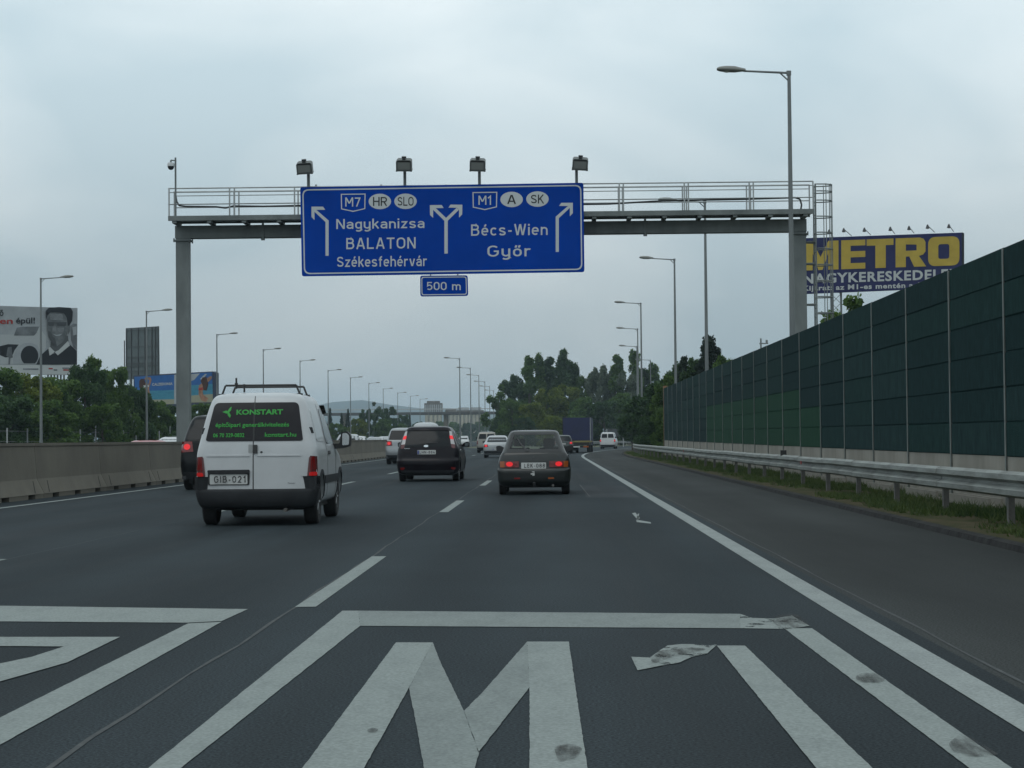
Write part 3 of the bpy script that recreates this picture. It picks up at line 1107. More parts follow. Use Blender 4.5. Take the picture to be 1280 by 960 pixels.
def gm_(mb, name, m=M_GANTRY, smooth=None):
    o = mb.build(name, m, gan, smooth)
    o.location = (-ox, 0, 0)
    return o


for a, b, nm in ((pl0, pl1, 'pillar'), (pr0, pr1, 'pillar')):
    mb = MB().box(a, b, -.19, .19, 0, zb0)
    mb.box(a - .07, b + .07, -.26, .26, zb0 - .09, zb0 - .045).box(a - .12, b + .12, -.32, .32, 0, .05)
    for sx in (a - .05, b + .05):
        for sy in (-.22, .22):
            mb.box(sx - .02, sx + .02, sy - .02, sy + .02, zb0 - .13, zb0 - .002)
    gm_(mb, nm)
mb = MB().box(pl0 - .02, pr1 + .02, -.21, .21, zb0, zb1)
gm_(mb, 'cross_beam')
for px in (330, 806, 455, 640):
    x = at_y(px, 285, YG).x
    mb = MB().box(x - .035, x + .035, -.25, -.213, zb0 - .06, zb1 + .05).box(x - .06, x + .06, -.27, -.2, zb0 - .10, zb0 - .04)
    gm_(mb, 'beam_clamp')
# walkway grating, its two edge girders and short stubs down to the beam
gm_(MB().box(xw0, xw1, -.98, -.90, zw0, zw1), 'edge_girder')
gm_(MB().box(xw0, xw1, -.1, -.02, zw0, zw1), 'edge_girder')
gm_(MB().box(xw0 + .01, xw1 - .01, -.9, -.1, zw0 + .05, zw0 + .09), 'walkway_deck', M_GALV)
nst = 18
for i in range(nst + 1):
    x = pl0 + .1 + (pr1 - pl0 - .2) * i / nst
    gm_(MB().box(x - .07, x + .07, -.95, -.03, zw0 - .075, zw0 - .002).box(x - .055, x + .055, -.2, .2, zb1, zw0 - .002 - .07), 'deck_bracket')
# railing: front and rear
for yy in (-.94, -.06):
    for dz, r_ in ((0, .022), (-.13, .014)):
        gm_(MB().tube((xw0, yy, zr + dz), (xw1, yy, zr + dz), r_, n=6), 'hand_rail', M_GALV, 60)
    gm_(MB().tube((xw0, yy, (zr * .42 + zw1 * .58)), (xw1, yy, (zr * .42 + zw1 * .58)), .018, n=6), 'mid_rail', M_GALV, 60)
    for px in (218.5, 293, 299, 373, 459, 545, 632, 718, 773, 778, 853, 858, 933, 938, 1011.5):
        x = at_y(px, 255, YG).x
        gm_(MB().box(x - .022, x + .022, yy - .02, yy + .02, zw1, zr), 'rail_post', M_GALV)
# cable run drooping between the posts
pts = [at_y(219, 240, YG - .9)]
for px, py in ((221, 252), (224, 257), (232, 258), (270, 258.5), (282, 260), (292, 257.5), (330, 258), (372, 257), (560, 258), (760, 255), (830, 251), (930, 249), (994, 247), (1000, 249), (1002, 256), (1000, 268)):
    pts.append(at_y(px, py, YG - .9))
mb = MB()
mb.path([p - Vector((0, YG, 0)) for p in pts], .028, 6)
gm_(mb, 'cable', M_BLACK, 60)
# ladder with safety cage
xl = at_y(1019, 320, YG).x
zt, zbm = zr + .02, 1.2
for yy in (-.22, .22):
    gm_(MB().box(xl - .025, xl + .025, yy - .015, yy + .015, zbm, zt), 'ladder_stile', M_GANTRY)
z = zbm + .2
while z < zt:
    gm_(MB().tube((xl, -.21, z), (xl, .21, z), .013, n=6), 'rung', M_GANTRY)
    z += .3
cage = []
for j in range(13):
    t = -math.pi / 2 + math.pi * j / 12
    cage.append((xl + .02 + .54 * max(0, math.cos(t)) ** .8, .33 * math.sin(t)))
z = zt - .03
while z > 2.4:
    for dz in ((0, -.22) if z > zt - .1 else (0,)):
        mb = MB()
        for (xa, ya), (xb, yb) in zip(cage[:-1], cage[1:]):
            mb.tube((xa, ya, z + dz), (xb, yb, z + dz), .02, n=5)
        gm_(mb, 'cage_hoop', M_GANTRY)
    z -= .515
for j in (2, 4, 6, 8, 10):
    gm_(MB().box(cage[j][0] - .012, cage[j][0] + .012, cage[j][1] - .012, cage[j][1] + .012, 2.5, zt), 'cage_strap', M_GANTRY)
for py in (303, 330, 381):
    zz = at_y(1010, py, YG).z
    gm_(MB().tube((pr1 - .02, -.1, zz), (xl, -.2, zz), .03, n=6).tube((pr1 - .02, .1, zz), (xl, .2, zz), .03, n=6), 'ladder_stay', M_GANTRY)

# ---- the blue direction sign
YS_ = YG - 1.12
sg = thing('direction_sign', 'large blue motorway direction sign with two destinations and arrows hung on the gantry', 'sign', at_y(552, 344, YS_))
TL, TR, BR, BL = (375.2, 234), (729.3, 228.4), (730.6, 340), (377.3, 345.4)
pxm([rpoly([TL, TR, BR, BL], 3)], YS_, M_SIGNB, 'sign_panel', sg, .05)


def inset(q, d):
    c = Vector((sum(p[0] for p in q) / 4, sum(p[1] for p in q) / 4))
    return [(p[0] + d * (1 if p[0] < c.x else -1), p[1] + d * (1 if p[1] < c.y else -1)) for p in q]


def ring(outer, inner):
    n_ = len(outer)
    return outer + inner, [(i, (i + 1) % n_, n_ + (i + 1) % n_, n_ + i) for i in range(n_)]


quad = [TL, TR, BR, BL]
pxm(ring(rpoly(inset(quad, 2.6), 8, 6), rpoly(inset(quad, 4.2), 7, 6)), YS_ - .006, M_SIGNW, 'sign_border', sg)


def z5(pts):
    return [(360 + x / 6.4, 190 + y / 6.4) for x, y in pts]


stem = z5([(300, 830), (325, 830), (325, 548), (228, 464), (212, 478), (300, 560)])
head = z5([(188, 437), (280, 437), (298, 462), (228, 463), (212, 479), (212, 545), (188, 520)])
pxm([stem, head], YS_ - .006, M_SIGNW, 'lane_arrow', sg)
mir = [[(1105.4 - x, y - 4.8) for x, y in p][::-1] for p in (stem, head)]
pxm(mir, YS_ - .006, M_SIGNW, 'lane_arrow', sg)
cx = 557.6
hl = [(537.3, 256.4), (552, 256.2), (554.6, 260), (544, 260.2), (541.4, 262.8), (541.4, 272.4), (537.5, 268.6)]
sl = [(cx - 2.1, 317), (cx - 2.1, 276), (541.6, 262.4), (544.4, 259.9), (cx, 272.4), (cx, 317)]
pxm([hl, sl, [(2 * cx - x, y - .5) for x, y in hl][::-1], [(2 * cx - x, y - .1) for x, y in sl][::-1]], YS_ - .006, M_SIGNW, 'forked_arrow', sg)
for dx, dy, tx, s_ in ((0, 0, (431.5, 450.6), 'M7'), (164.6, -2.2, (598, 614.2), 'M1')):
    o5 = [(426 + dx, 242.3 + dy), (457 + dx, 241.9 + dy), (456.6 + dx, 261.2 + dy), (441.4 + dx, 264.8 + dy), (426.4 + dx, 261.6 + dy)]
    i5 = [(427.3 + dx, 243.5 + dy), (455.7 + dx, 243.1 + dy), (455.4 + dx, 260.3 + dy), (441.4 + dx, 263.5 + dy), (427.6 + dx, 260.6 + dy)]
    pxm(ring(o5, i5), YS_ - .006, M_SIGNW, 'route_shield', sg)
    pxm(sign_text(s_, *tx, 258.2 + dy, -11.4), YS_ - .006, M_SIGNW, 'lettering', sg)
for ex, ey, s_, tx in ((474.8, 251.8, 'HR', (466.2, 484)), (506.9, 251.6, 'SLO', (496.8, 517)), (639.5, 249.3, 'A', (634, 645)), (671.8, 248.8, 'SK', (663.4, 680))):
    pxm([ellipse(ex, ey, 14.1, 9.7)], YS_ - .006, M_SIGNW, 'country_oval', sg)
    pxm(sign_text(s_, *tx, ey + 5.6, -11.2), YS_ - .011, M_SIGNK, 'lettering', sg)
for s_, x0, x1, bs, cp, bo in (('Nagykanizsa', 420.3, 530.6, 285.6, -12.4, .016), ('BALATON', 432.8, 519.6, 311.0, -14.0, .016), ('Székesfehérvár', 421, 534, 333.2, -13.2, .016),
                               ('Bécs-Wien', 588.8, 684.6, 294.2, -14.2, .016), ('Győr', 609.2, 663.8, 320.6, -14.0, .016)):
    t2 = sign_text(s_, x0, x1, bs, cp, .92, 1.15 if s_[0] in 'BG' else .95)
    t2 = ([(x, y - (x - (x0 + x1) / 2) * .012) for x, y in t2[0]], t2[1], t2[2])
    pxm(t2, YS_ - .006, M_SIGNW, 'lettering', sg)
for px in (400, 480, 560, 640, 710):
    a = at_y(px, 238, YG).x - sg.location.x
    b = MB().box(a - .03, a + .03, .052, .11, .05, at_y(px, 236, YG).z - sg.location.z).build('sign_stiffener', M_GALV, sg)
# distance plate
dp = thing('distance_plate', 'small blue plate reading 500 m below the direction sign', 'sign', at_y(555, 370, YS_ + .03))
q2 = [(525.2, 344.6), (584.6, 344.1), (585.2, 369.8), (525.4, 370.6)]
pxm([rpoly(q2, 3)], YS_ + .03, M_SIGNB, 'plate', dp, .04)
pxm(ring(rpoly(inset(q2, 1.5), 3, 5), rpoly(inset(q2, 2.6), 2.4, 5)), YS_ + .024, M_SIGNW, 'plate_border', dp)
pxm(sign_text('500 m', 533.2, 576, 362.6, -10.2), YS_ + .024, M_SIGNW, 'lettering', dp)
for px in (538, 572):
    a = at_y(px, 345, YS_).x - dp.location.x
    MB().box(a - .02, a + .02, .045, .08, .1, 1.3).build('hanger', M_GALV, dp)
# floodlights above the sign
for i, (px, hx, hy, ti) in enumerate(((385.5, 380.6, 209, -3), (506, 505, 205.5, 1), (599.3, 597, 205.5, 2), (720.8, 725.3, 204.2, 4))):
    p = at_y(px, 231, YG - 1.02)
    h = at_y(hx, hy, YG - 1.45)
    lab = ('leftmost floodlight on the gantry, over the left edge of the blue sign', 'second floodlight from the left, above the oval country signs',
           'third floodlight from the left, above the right half of the blue sign', 'rightmost floodlight, over the right edge of the blue sign')[i]
    f = thing('sign_floodlight', lab, 'floodlight', p, 0, 'floodlights on top of the sign gantry')
    hl_ = h - p
    MB().box(-.045, .045, .0, .07, -.5, hl_.z - .1).box(-.03, .03, -.3, .0, hl_.z - .18, hl_.z - .12).build('bracket_pole', M_GANTRY, f)
    mb = MB()
    mb.prism(rpoly([(-.245, -.19), (.245, -.19), (.245, .13), (.19, .17), (-.19, .17), (-.245, .13)], .02, 2), -.16, .2)
    hd = mb.build('lamp_housing', mat('floodlight_grey', (0.12, 0.13, 0.125), .55, .3), f)
    hd.location = (hl_.x, -.40, hl_.z)
    hd.rotation_euler = (R(20), R(ti), 0)
    g_ = MB().box(-.19, .19, -.172, -.162, -.13, .1).build('lamp_glass', mat('floodlight_glass', (.2, .21, .2), .2), hd)
    MB().box(-.255, -.2, -.165, .205, -.195, -.17).box(.2, .255, -.165, .205, -.195, -.17).box(-.2, .2, -.175, -.162, .12, .16).build('lamp_rim', M_BLACK, hd)
    kb = MB().box(-.05, .05, -.12, .12, .172, .21).box(-.07, .07, -.06, .06, .21, .255).build('ballast_knob', M_BLACK, hd)
# dome camera
c0 = at_y(219.5, 238, YG - .94)
cc = thing('surveillance_camera', 'white dome camera on a thin pole at the left end of the gantry', 'camera', c0)
zt_ = at_y(219.5, 197, YG - .94).z - c0.z
MB().tube((0, 0, -.9), (0, 0, zt_), .03, n=8).build('camera_pole', M_GANTRY, cc, 60)
ax = at_y(213.6, 201, YG - .94).x - c0.x
MB().tube((0, 0, zt_ - .1), (ax, 0, zt_ - .08), .022, n=6).tube((ax, 0, zt_ - .08), (ax, 0, zt_ - .15), .03, n=6).build('camera_arm', M_GANTRY, cc, 60)
dm = MB().lathe([(.03, .09), (.1, .075), (.115, .03), (.115, -.04)], 14, (ax, 0, zt_ - .24)).build('camera_housing', mat('camera_white', (.5, .52, .53), .4), cc, 50)
MB().lathe([(.105, -.045), (.098, -.09), (.06, -.14), (.01, -.155)], 14, (ax, 0, zt_ - .24)).build('camera_dome', mat('smoked_dome', (.03, .035, .04), .1), cc, 60)

# ================================================================== LAMP POSTS
LH = 12.0
lp0 = thing('lamp_post', 'x', 'lamp post', (0, 0, 0))
MB().tube((0, 0, 0), (0, 0, 1.4), .115, .11, 10).tube((0, 0, 1.4), (0, 0, LH), .098, .052, 10).box(-.2, .2, -.2, .2, 0, .03).build('pole', M_POLE, lp0, 40)
MB().tube((-.02, 0, LH - .03), (-1.35, 0, LH + .055), .034, .03, 8).tube((-.0, 0, LH - .28), (-.26, 0, LH - .03), .022, n=6).box(-.075, .06, -.06, .06, LH - .1, LH + .03).build('arm', M_POLE, lp0, 40)
mbh = MB()
for sgn in (1,):
    st = [(-1.28, .05, .05), (-1.42, .075, .09), (-1.6, .115, .15), (-1.85, .115, .165), (-2.05, .085, .14), (-2.13, .04, .08)]
    vs, fs = [], []
    for (x, hz, wy) in st:
        for i in range(10):
            t = 2 * math.pi * i / 10
            zz = math.sin(t)
            vs.append((x, wy * math.cos(t), LH + .075 - (x + 1.28) * .05 + hz * (zz if zz > 0 else .65 * zz)))
    for j in range(len(st) - 1):
        for i in range(10):
            fs.append((j * 10 + i, j * 10 + (i + 1) % 10, (j + 1) * 10 + (i + 1) % 10, (j + 1) * 10 + i))
    fs += [tuple(range(10)), tuple(range(50, 60))[::-1]]
    mbh.add(vs, fs)
hd0 = mbh.build('lamp_head', mat('lamp_head_grey', (.2, .205, .19), .5, .2), lp0, 60)
MB().lathe([(.11, 0), (.1, -.02), (.05, -.035)], 10, (-1.83, 0, LH + .055)).build('lamp_lens', mat('lamp_lens', (.45, .46, .42), .25), hd0, 60)
LAMPS = []
right_l = [(978, 90), (878, 252), (843, 324), (801, 379), (797, 411), (796, 433), (813, 450)]
left_l = [(51, 348), (183, 389), (271, 418), (329, 437), (375, 451), (410, 463), (438, 472), (461, 479), (479, 486), (497, 491), (513, 495), (525, 499), (535, 503)]
med_l = [(574.5, 448), (588, 460), (598.5, 469), (606, 477), (612, 483), (617, 488)]
used = False
for lst, rz, base_lab, grp in (
        (right_l, 0, 'grey street lamp in the row behind the noise wall', 'lamp posts behind the noise wall'),
        (left_l, math.pi, 'grey street lamp in the row along the far left verge', 'lamp posts along the far left verge'),
        (med_l, 0, 'grey street lamp in the row left of the wood', 'lamp posts left of the wood')):
    for i, (px, py) in enumerate(lst):
        d = ray(px, py)
        t = (LH - CAM.z) / d.z
        P = CAM + d * t
        X = P.x
        if lst is right_l and X < XW + .32:
            X = XW + .32
        o = lp0 if not used else copy_tree(lp0)
        used = True
        o.location = (X, P.y, 0)
        o.rotation_euler = (0, 0, rz + R(random.uniform(-3, 3)))
        o['label'] = (ORD[i] + ' nearest ' if i else 'nearest ') + base_lab
        o['group'] = grp

# ================================================================== BILLBOARDS
class Board:
    """an upright plane through two ground points; outlines come from photo pixels"""
    def __init__(s, name, label, pxa, Ya, pxb, Yb, py=450):
        a, b = at_y(pxa, py, Ya), at_y(pxb, py, Yb)
        s.u = Vector((b.x - a.x, b.y - a.y, 0)).normalized()
        s.n = Vector((s.u.y, -s.u.x, 0))
        s.p = Vector((a.x, a.y, 0))
        s.t = thing(name, label, 'billboard', ((a.x + b.x) / 2, (a.y + b.y) / 2, 0))

    def pt(s, px, py, lift=0.0):
        return on_plane(px, py, s.p + s.n * lift, s.n) - s.t.location

    def part(s, name, polys, m, lift=0.0, depth=0.0, parent=None):
        if isinstance(polys, tuple):
            v2, fs = polys
        else:
            v2, fs = [], []
            for p in polys:
                k = len(v2)
                v2 += list(p)
                fs.append(tuple(range(k, k + len(p))))
        vs = [s.pt(x, y, lift) for x, y in v2]
        if depth:
            k = len(vs)
            vs = vs + [v - s.n * depth for v in vs]
            f0 = fs[0]
            fs = fs + [tuple(i + k for i in f0[::-1])] + [(b, a, a + k, b + k) for a, b in zip(f0, f0[1:] + f0[:1])]
        return mesh_obj(name, vs, fs, m, parent or s.t)


def zm(f, ox_, oy_):
    return lambda pts: [(ox_ + x / f, oy_ + y / f) for x, y in pts]


P_NAVY = mat('print_navy', (.012, .014, .075), .6, spec=.2, noise=(.5, .2, (1, 1, 1), None))
P_YEL = mat('print_yellow', (.40, .29, .045), .7, spec=.2, noise=(.8, .12, (1, 1, 1), None))
P_WHITE = mat('print_white', (.42, .44, .44), .7, spec=.2)
P_LIGHT = mat('print_light_grey', (.29, .31, .325), .7, spec=.2, noise=(.5, .18, (1, 1, 1), None))
P_MID = mat('print_mid_grey', (.13, .14, .15), .7, spec=.2, noise=(1.2, .4, (1, 1, 1), None))
P_DARK = mat('print_dark', (.018, .02, .024), .7, spec=.2)
P_FACE = mat('print_face_grey', (.115, .125, .13), .7, spec=.2, noise=(1.5, .4, (1, 1, 1), None))
P_SOFT = mat('print_soft_grey', (.17, .18, .19), .7, spec=.2, noise=(2.5, .25, (1, 1, 1), None))
P_RED = mat('print_red', (.30, .03, .025), .7, spec=.2)
P_BLUE = mat('print_sky_blue', (.02, .10, .30), .6, spec=.2, noise=(.5, .2, (1, 1, 1), None))
P_SEA = mat('print_sea', (.03, .16, .24), .6, spec=.2, noise=(1.0, .4, (1, 1, 5), (.05, .22, .32)))
P_SAND = mat('print_sand', (.26, .26, .19), .7, spec=.2)
P_SKIN = mat('print_skin', (.26, .14, .09), .7, spec=.2, noise=(2, .3, (1, 1, 1), None))
P_HAIR = mat('print_hair', (.05, .022, .016), .7, spec=.2)

# --- yellow-on-navy billboard
b1 = Board('billboard', 'navy billboard with giant yellow letters behind the noise wall at right', 1000, 194, 1206, 190, 330)
q = zm(5.82, 1000, 280)
b1.part('board_panel', [q([(2, 104), (1176, 62), (1176, 462), (2, 510)])], P_NAVY, 0, .35)
b1.part('board_frame', [q([(1177, 60), (1193, 66), (1193, 468), (1177, 463)])], P_DARK, .02, .5)


def lv(x, v):
    a = 128 - .0364 * (x - 50)
    b = 338 - .0345 * (x - 50)
    return (x, a + (b - a) * v)


def letter(polys):
    b1.part('lettering', [q([lv(x, v) for x, v in p]) for p in polys], P_YEL, .03)


letter([[(18, 0), (92, 0), (92, 1), (18, 1)], [(206, 0), (280, 0), (280, 1), (206, 1)], [(92, 0), (149, .55), (206, 0), (206, .42), (164, 1), (134, 1), (92, .42)]])
letter([[(300, 0), (368, 0), (368, 1), (300, 1)], [(368, 0), (475, 0), (475, .2), (368, .2)], [(368, .39), (475, .39), (475, .6), (368, .6)], [(368, .8), (475, .8), (475, 1), (368, 1)]])
letter([[(485, 0), (680, 0), (680, .22), (485, .22)], [(548, .22), (624, .22), (624, 1), (548, 1)]])
letter([[(695, 0), (770, 0), (770, 1), (695, 1)], [(770, 0), (872, 0), (900, .05), (913, .16), (770, .22)], [(913, .16), (913, .48), (848, .44), (848, .24), (770, .22)],
        [(913, .48), (896, .59), (865, .63), (770, .64), (770, .44), (848, .44)], [(795, .64), (865, .63), (918, 1), (830, 1)]])
oo = rpoly([(932, 0), (1160, 0), (1160, 1), (932, 1)], 60, 6)
# rounding in letter space needs equal units
oo = [(x, v) for x, v in rpoly([(932, 0), (1160, 0), (1160, 210), (932, 210)], 55, 6)]
oi = [(x, v) for x, v in rpoly([(1006, 54), (1086, 54), (1086, 160), (1006, 160)], 18, 6)]
b1.part('lettering', ring(q([lv(x, v / 210) for x, v in oo]), q([lv(x, v / 210) for x, v in oi])), P_YEL, .03)


def shear(t2, k):
    x0 = t2[0][0][0]
    return ([(x, y - (x - 50) * k) for x, y in t2[0]], t2[1])


t2 = shear(text_fit('NAGYKERESKEDELEM', 22, 1165, 432, -66, .03, 1.12), .034)
b1.part('lettering', (q(t2[0]), t2[1]), P_WHITE, .03)
t2 = shear(text_fit('Kijárat: az M1-es mentén a 15', 22, 915, 484, -34, .03, 1.12), .029)
b1.part('lettering', (q(t2[0]), t2[1]), P_WHITE, .03)
for (hx, hy), (bx_, by_) in (((212, 58), (240, 92)), ((318, 48), (375, 86)), ((468, 45), (515, 80)), ((657, 38), (690, 72)), ((793, 32), (830, 66)), ((928, 22), (980, 60)), ((1083, 18), (1118, 56))):
    A = b1.pt(*q([(bx_, by_)])[0], .1)
    B = b1.pt(*q([(hx, hy - 12)])[0], 1.6)
    ar = MB().tube(A, B, .035, n=5).build('lamp_arm', M_BLACK, b1.t)
    MB().lathe([(.03, .1), (.1, 0), (.2, -.3), (.05, -.34)], 8, B).build('lamp_head', M_BLACK, ar, 50)
for pxx in (1045, 1165):
    mb = MB()
    A = b1.pt(pxx, 367, -.8)
    for sx in (-.45, .45):
        for sn in (0, .8):
            b_ = A + b1.u * sx - b1.n * sn
            mb.tube((b_.x, b_.y, 0), (b_.x, b_.y, A.z + 2), .06, n=6)
    z = 0
    while z < A.z:
        a_ = A + b1.u * -.45
        c_ = A + b1.u * .45
        mb.tube((a_.x, a_.y, z), (c_.x, c_.y, z + .9), .03, n=5).tube((c_.x, c_.y, z), (a_.x, a_.y, z + .9), .03, n=5)
        z += .9
    mb.build('lattice_column', M_GANTRY, b1.t)

# --- black and white portrait billboard at the left edge
b2 = Board('billboard', 'grey photo billboard of a man in a suit beside a car at the left edge', 0, 172, 97, 177, 420)
q = zm(8.725, 0, 370)
b2.part('board_panel', [q([(-620, 90), (846, 131), (840, 862), (-620, 846)])], P_LIGHT, 0, .4)
b2.part('footer_strip', [q([(-616, 752), (839, 752), (838, 858), (-616, 842)])], P_WHITE, .02)
b2.part('car_print', [q([(-600, 420), (150, 420), (200, 345), (425, 335), (500, 440), (500, 560), (430, 745), (-600, 745)])], mat('print_car', (.34, .36, .37), .7), .02)
b2.part('car_window_print', [q([(185, 345), (250, 334), (428, 334), (398, 405), (370, 432), (150, 432)])], P_MID, .03)
b2.part('wheel_arch_print', [q(ellipse(325, 640, 150, 150)[:13] + [(180, 740), (150, 720)])] if False else [q([(140, 720), (150, 640), (190, 560), (260, 515), (340, 510), (410, 540), (440, 600), (450, 740), (140, 740)])], P_LIGHT, .03)
b2.part('tyre_print', [q([p for p in ellipse(322, 650, 96, 108, 28) if p[1] < 745])], P_DARK, .04)
b2.part('grille_print', [q([(-60, 560), (90, 525), (205, 530), (160, 590), (130, 660), (60, 670), (-60, 620)])], P_DARK, .03)
b2.part('bystander_print', [q([(85, 560), (125, 555), (140, 670), (115, 680), (108, 745), (92, 745), (94, 670), (70, 650)])], P_MID, .05)
b2.part('second_figure_print', [q([(765, 330), (800, 300), (838, 305), (838, 590), (800, 560), (775, 480)])], P_MID, .03)
b2.part('second_face_print', [q([(790, 340), (836, 330), (836, 420), (800, 430)])], P_LIGHT, .04)
b2.part('suit_print', [q([(395, 747), (440, 650), (530, 570), (580, 640), (640, 640), (752, 520), (838, 600), (838, 747)])], P_DARK, .05)
b2.part('neck_print', [q([(555, 500), (740, 430), (752, 520), (640, 640), (585, 625), (545, 570)])], mat('print_neck', (.06, .066, .07), .7), .06)
b2.part('collar_print', [q([(528, 570), (545, 555), (598, 608), (560, 640), (540, 650)]), q([(598, 610), (640, 590), (742, 490), (762, 540), (630, 648)])], P_WHITE, .07)
b2.part('tie_print', [q([(566, 632), (610, 626), (630, 646), (650, 747), (552, 747)])], P_DARK, .08)
b2.part('face_print', [q([(512, 215), (560, 170), (700, 170), (738, 240), (742, 380), (725, 440), (680, 505), (625, 545), (575, 525), (530, 450), (514, 370)])], P_FACE, .09)
b2.part('face_highlight_print', [q([(545, 195), (680, 195), (690, 265), (550, 260)]), q([(575, 330), (605, 325), (612, 385), (570, 390)]), q([(625, 350), (700, 345), (690, 400), (640, 390)])], P_SOFT, .10)
b2.part('ear_print', [q([(738, 330), (765, 310), (762, 390), (742, 420)])], P_FACE, .09)
b2.part('hair_print', [q([(503, 260), (500, 160), (535, 128), (640, 120), (770, 128), (795, 170), (788, 270), (762, 312), (740, 330), (728, 235), (695, 185), (620, 178), (550, 180), (515, 215)])], P_DARK, .11)
b2.part('glasses_print', [q(rpoly([(520, 282), (590, 284), (586, 328), (530, 326)], 10)), q(rpoly([(612, 286), (728, 284), (716, 328), (622, 326)], 10)), q([(588, 290), (614, 290), (614, 297), (588, 297)])], mat('print_glasses', (.04, .045, .05), .7), .11)
b2.part('mouth_print', [q([(575, 412), (620, 424), (680, 410), (655, 432), (612, 438)])], P_LIGHT, .10)
b2.part('jaw_shadow_print', [q([(525, 380), (560, 395), (572, 440), (600, 462), (620, 545), (575, 525), (530, 450)])], mat('print_beard', (.045, .05, .055), .7), .10)
for s_, x0, x1, bs, cp, m in (('ő', -4, 38, 216, -58, P_DARK), ('ben', -78, 140, 302, -62, P_RED), ('épül!', 175, 382, 298, -62, P_DARK)):
    v, f = text_fit(s_, x0, x1, bs, cp, .02)
    b2.part('lettering', (q([(x, y + (0 - x) * .02 * 0) for x, y in v]), f), m, .06)
for x0, x1, y0, m in ((530, 575, 785, P_RED), (585, 625, 800, P_MID), (680, 770, 780, P_MID), (690, 760, 800, P_RED), (60, 130, 792, P_MID), (250, 420, 790, P_MID)):
    b2.part('small_print', [q([(x0, y0), (x1, y0), (x1, y0 + 14), (x0, y0 + 14)])], m, .04)
for pxx in (5, 35, 60, 64, 68, 72, 76, 80, 86):
    p = b2.pt(pxx, 470, -.8)
    MB().tube((p.x, p.y, 0), (p.x, p.y, p.z + 2.5), .09, n=6).build('support_post', M_GANTRY, b2.t)

# --- bare rear of a billboard
b3 = Board('billboard', 'bare dark rear side of a tall billboard with steel grid beyond the bushes', 157, 272, 198, 262, 440)
q = zm(8, 140, 400)
b3.part('board_panel', [q([(138, 82), (462, 62), (467, 560), (140, 600)])], mat('board_back_grey', (.075, .095, .10), .8, noise=(.6, .25, (1, 1, 1), None)), 0, .15)
for x in (140, 190, 258, 325, 395, 430, 460):
    b3.part('frame_post', [q([(x - 3, 84 - (x - 138) * .06), (x + 3, 84 - (x - 138) * .06), (x + 4, 640), (x - 3, 640)])], M_BLACK, .10, .06)
for y in (108, 270, 375, 437, 465, 515):
    b3.part('frame_rail', [q([(140, y - 3), (463, y - 13), (463, y - 8), (140, y + 3)])], M_BLACK, .12, .06)
b3.part('side_ladder', [q([(119, 205), (125, 205), (127, 610), (121, 610)])], M_BLACK, .2, .08)
for x in (190, 400):
    p = b3.pt(140 + x / 8, 475, -.3)
    MB().tube((p.x, p.y, 0), (p.x, p.y, p.z + 1), .2, n=8).build('support_post', M_GANTRY, b3.t)

# --- beach advertisement in two panels
b4 = Board('billboard', 'blue beach billboard with two bathers behind the roadside bushes', 167, 246, 268, 236, 485)
b4.part('board_panel', [q([(214, 556), (1008, 514), (1036, 530), (1036, 862), (770, 868), (220, 880)])], mat('print_frame_navy', (.012, .02, .05), .6), 0, .5)
b4.part('sky_print', [q([(224, 568), (622, 547), (622, 700), (228, 712)])], P_BLUE, .02)
b4.part('sea_print', [q([(228, 712), (622, 700), (622, 792), (230, 800)])], P_SEA, .02)
b4.part('sand_print', [q([(230, 800), (622, 792), (622, 840), (232, 850)])], P_SAND, .02)
b4.part('panel_joint', [q([(622, 547), (642, 546), (642, 840), (622, 840)])], P_LIGHT, .03)
b4.part('sky_print', [q([(650, 545), (1000, 522), (1005, 640), (650, 660)])], P_BLUE, .02)
b4.part('cloud_print', [q([(660, 550), (880, 534), (820, 600), (700, 650), (655, 650)]), q([(880, 590), (930, 540), (950, 540), (900, 600)])], P_LIGHT, .03)
b4.part('sea_print', [q([(650, 660), (1005, 640), (1008, 740), (650, 765)])], P_SEA, .02)
b4.part('sand_print', [q([(650, 765), (1008, 740), (1008, 822), (650, 828)])], P_SAND, .02)
v, f = text_fit('CALZEDONIA', 402, 606, 657, -24, .02)
b4.part('lettering', (q([(x, y - (x - 402) * .045) for x, y in v]), f), P_WHITE, .05)
b4.part('bather_print', [q([(310, 640), (345, 625), (375, 650), (372, 700), (388, 760), (312, 765), (318, 700)]), q([(325, 580), (345, 570), (385, 572), (395, 600), (380, 655), (362, 650), (374, 600), (345, 590), (330, 600)])], P_SKIN, .05)
b4.part('bather_hair_print', [q([(272, 610), (290, 588), (325, 590), (335, 640), (318, 700), (290, 720), (272, 670)])], P_HAIR, .06)
b4.part('swimwear_print', [q([(312, 655), (370, 648), (370, 668), (314, 676)])], P_WHITE, .07)
b4.part('bather_print', [q([(868, 655), (925, 610), (945, 640), (905, 715), (915, 750), (965, 785), (940, 818), (895, 805), (865, 740)]), q([(925, 600), (985, 560), (1000, 565), (995, 590), (950, 630)])], P_SKIN, .05)
b4.part('bather_hair_print', [q([(885, 610), (905, 575), (945, 568), (962, 640), (945, 705), (915, 700), (905, 650)])], P_HAIR, .06)
b4.part('swimwear_print', [q([(864, 680), (910, 672), (905, 698), (866, 702)])], P_RED, .07)
for pxx in (180, 225, 255):
    p = b4.pt(pxx, 500, -.6)
    MB().tube((p.x, p.y, 0), (p.x, p.y, p.z + 1.5), .12, n=6).build('support_post', M_GANTRY, b4.t)

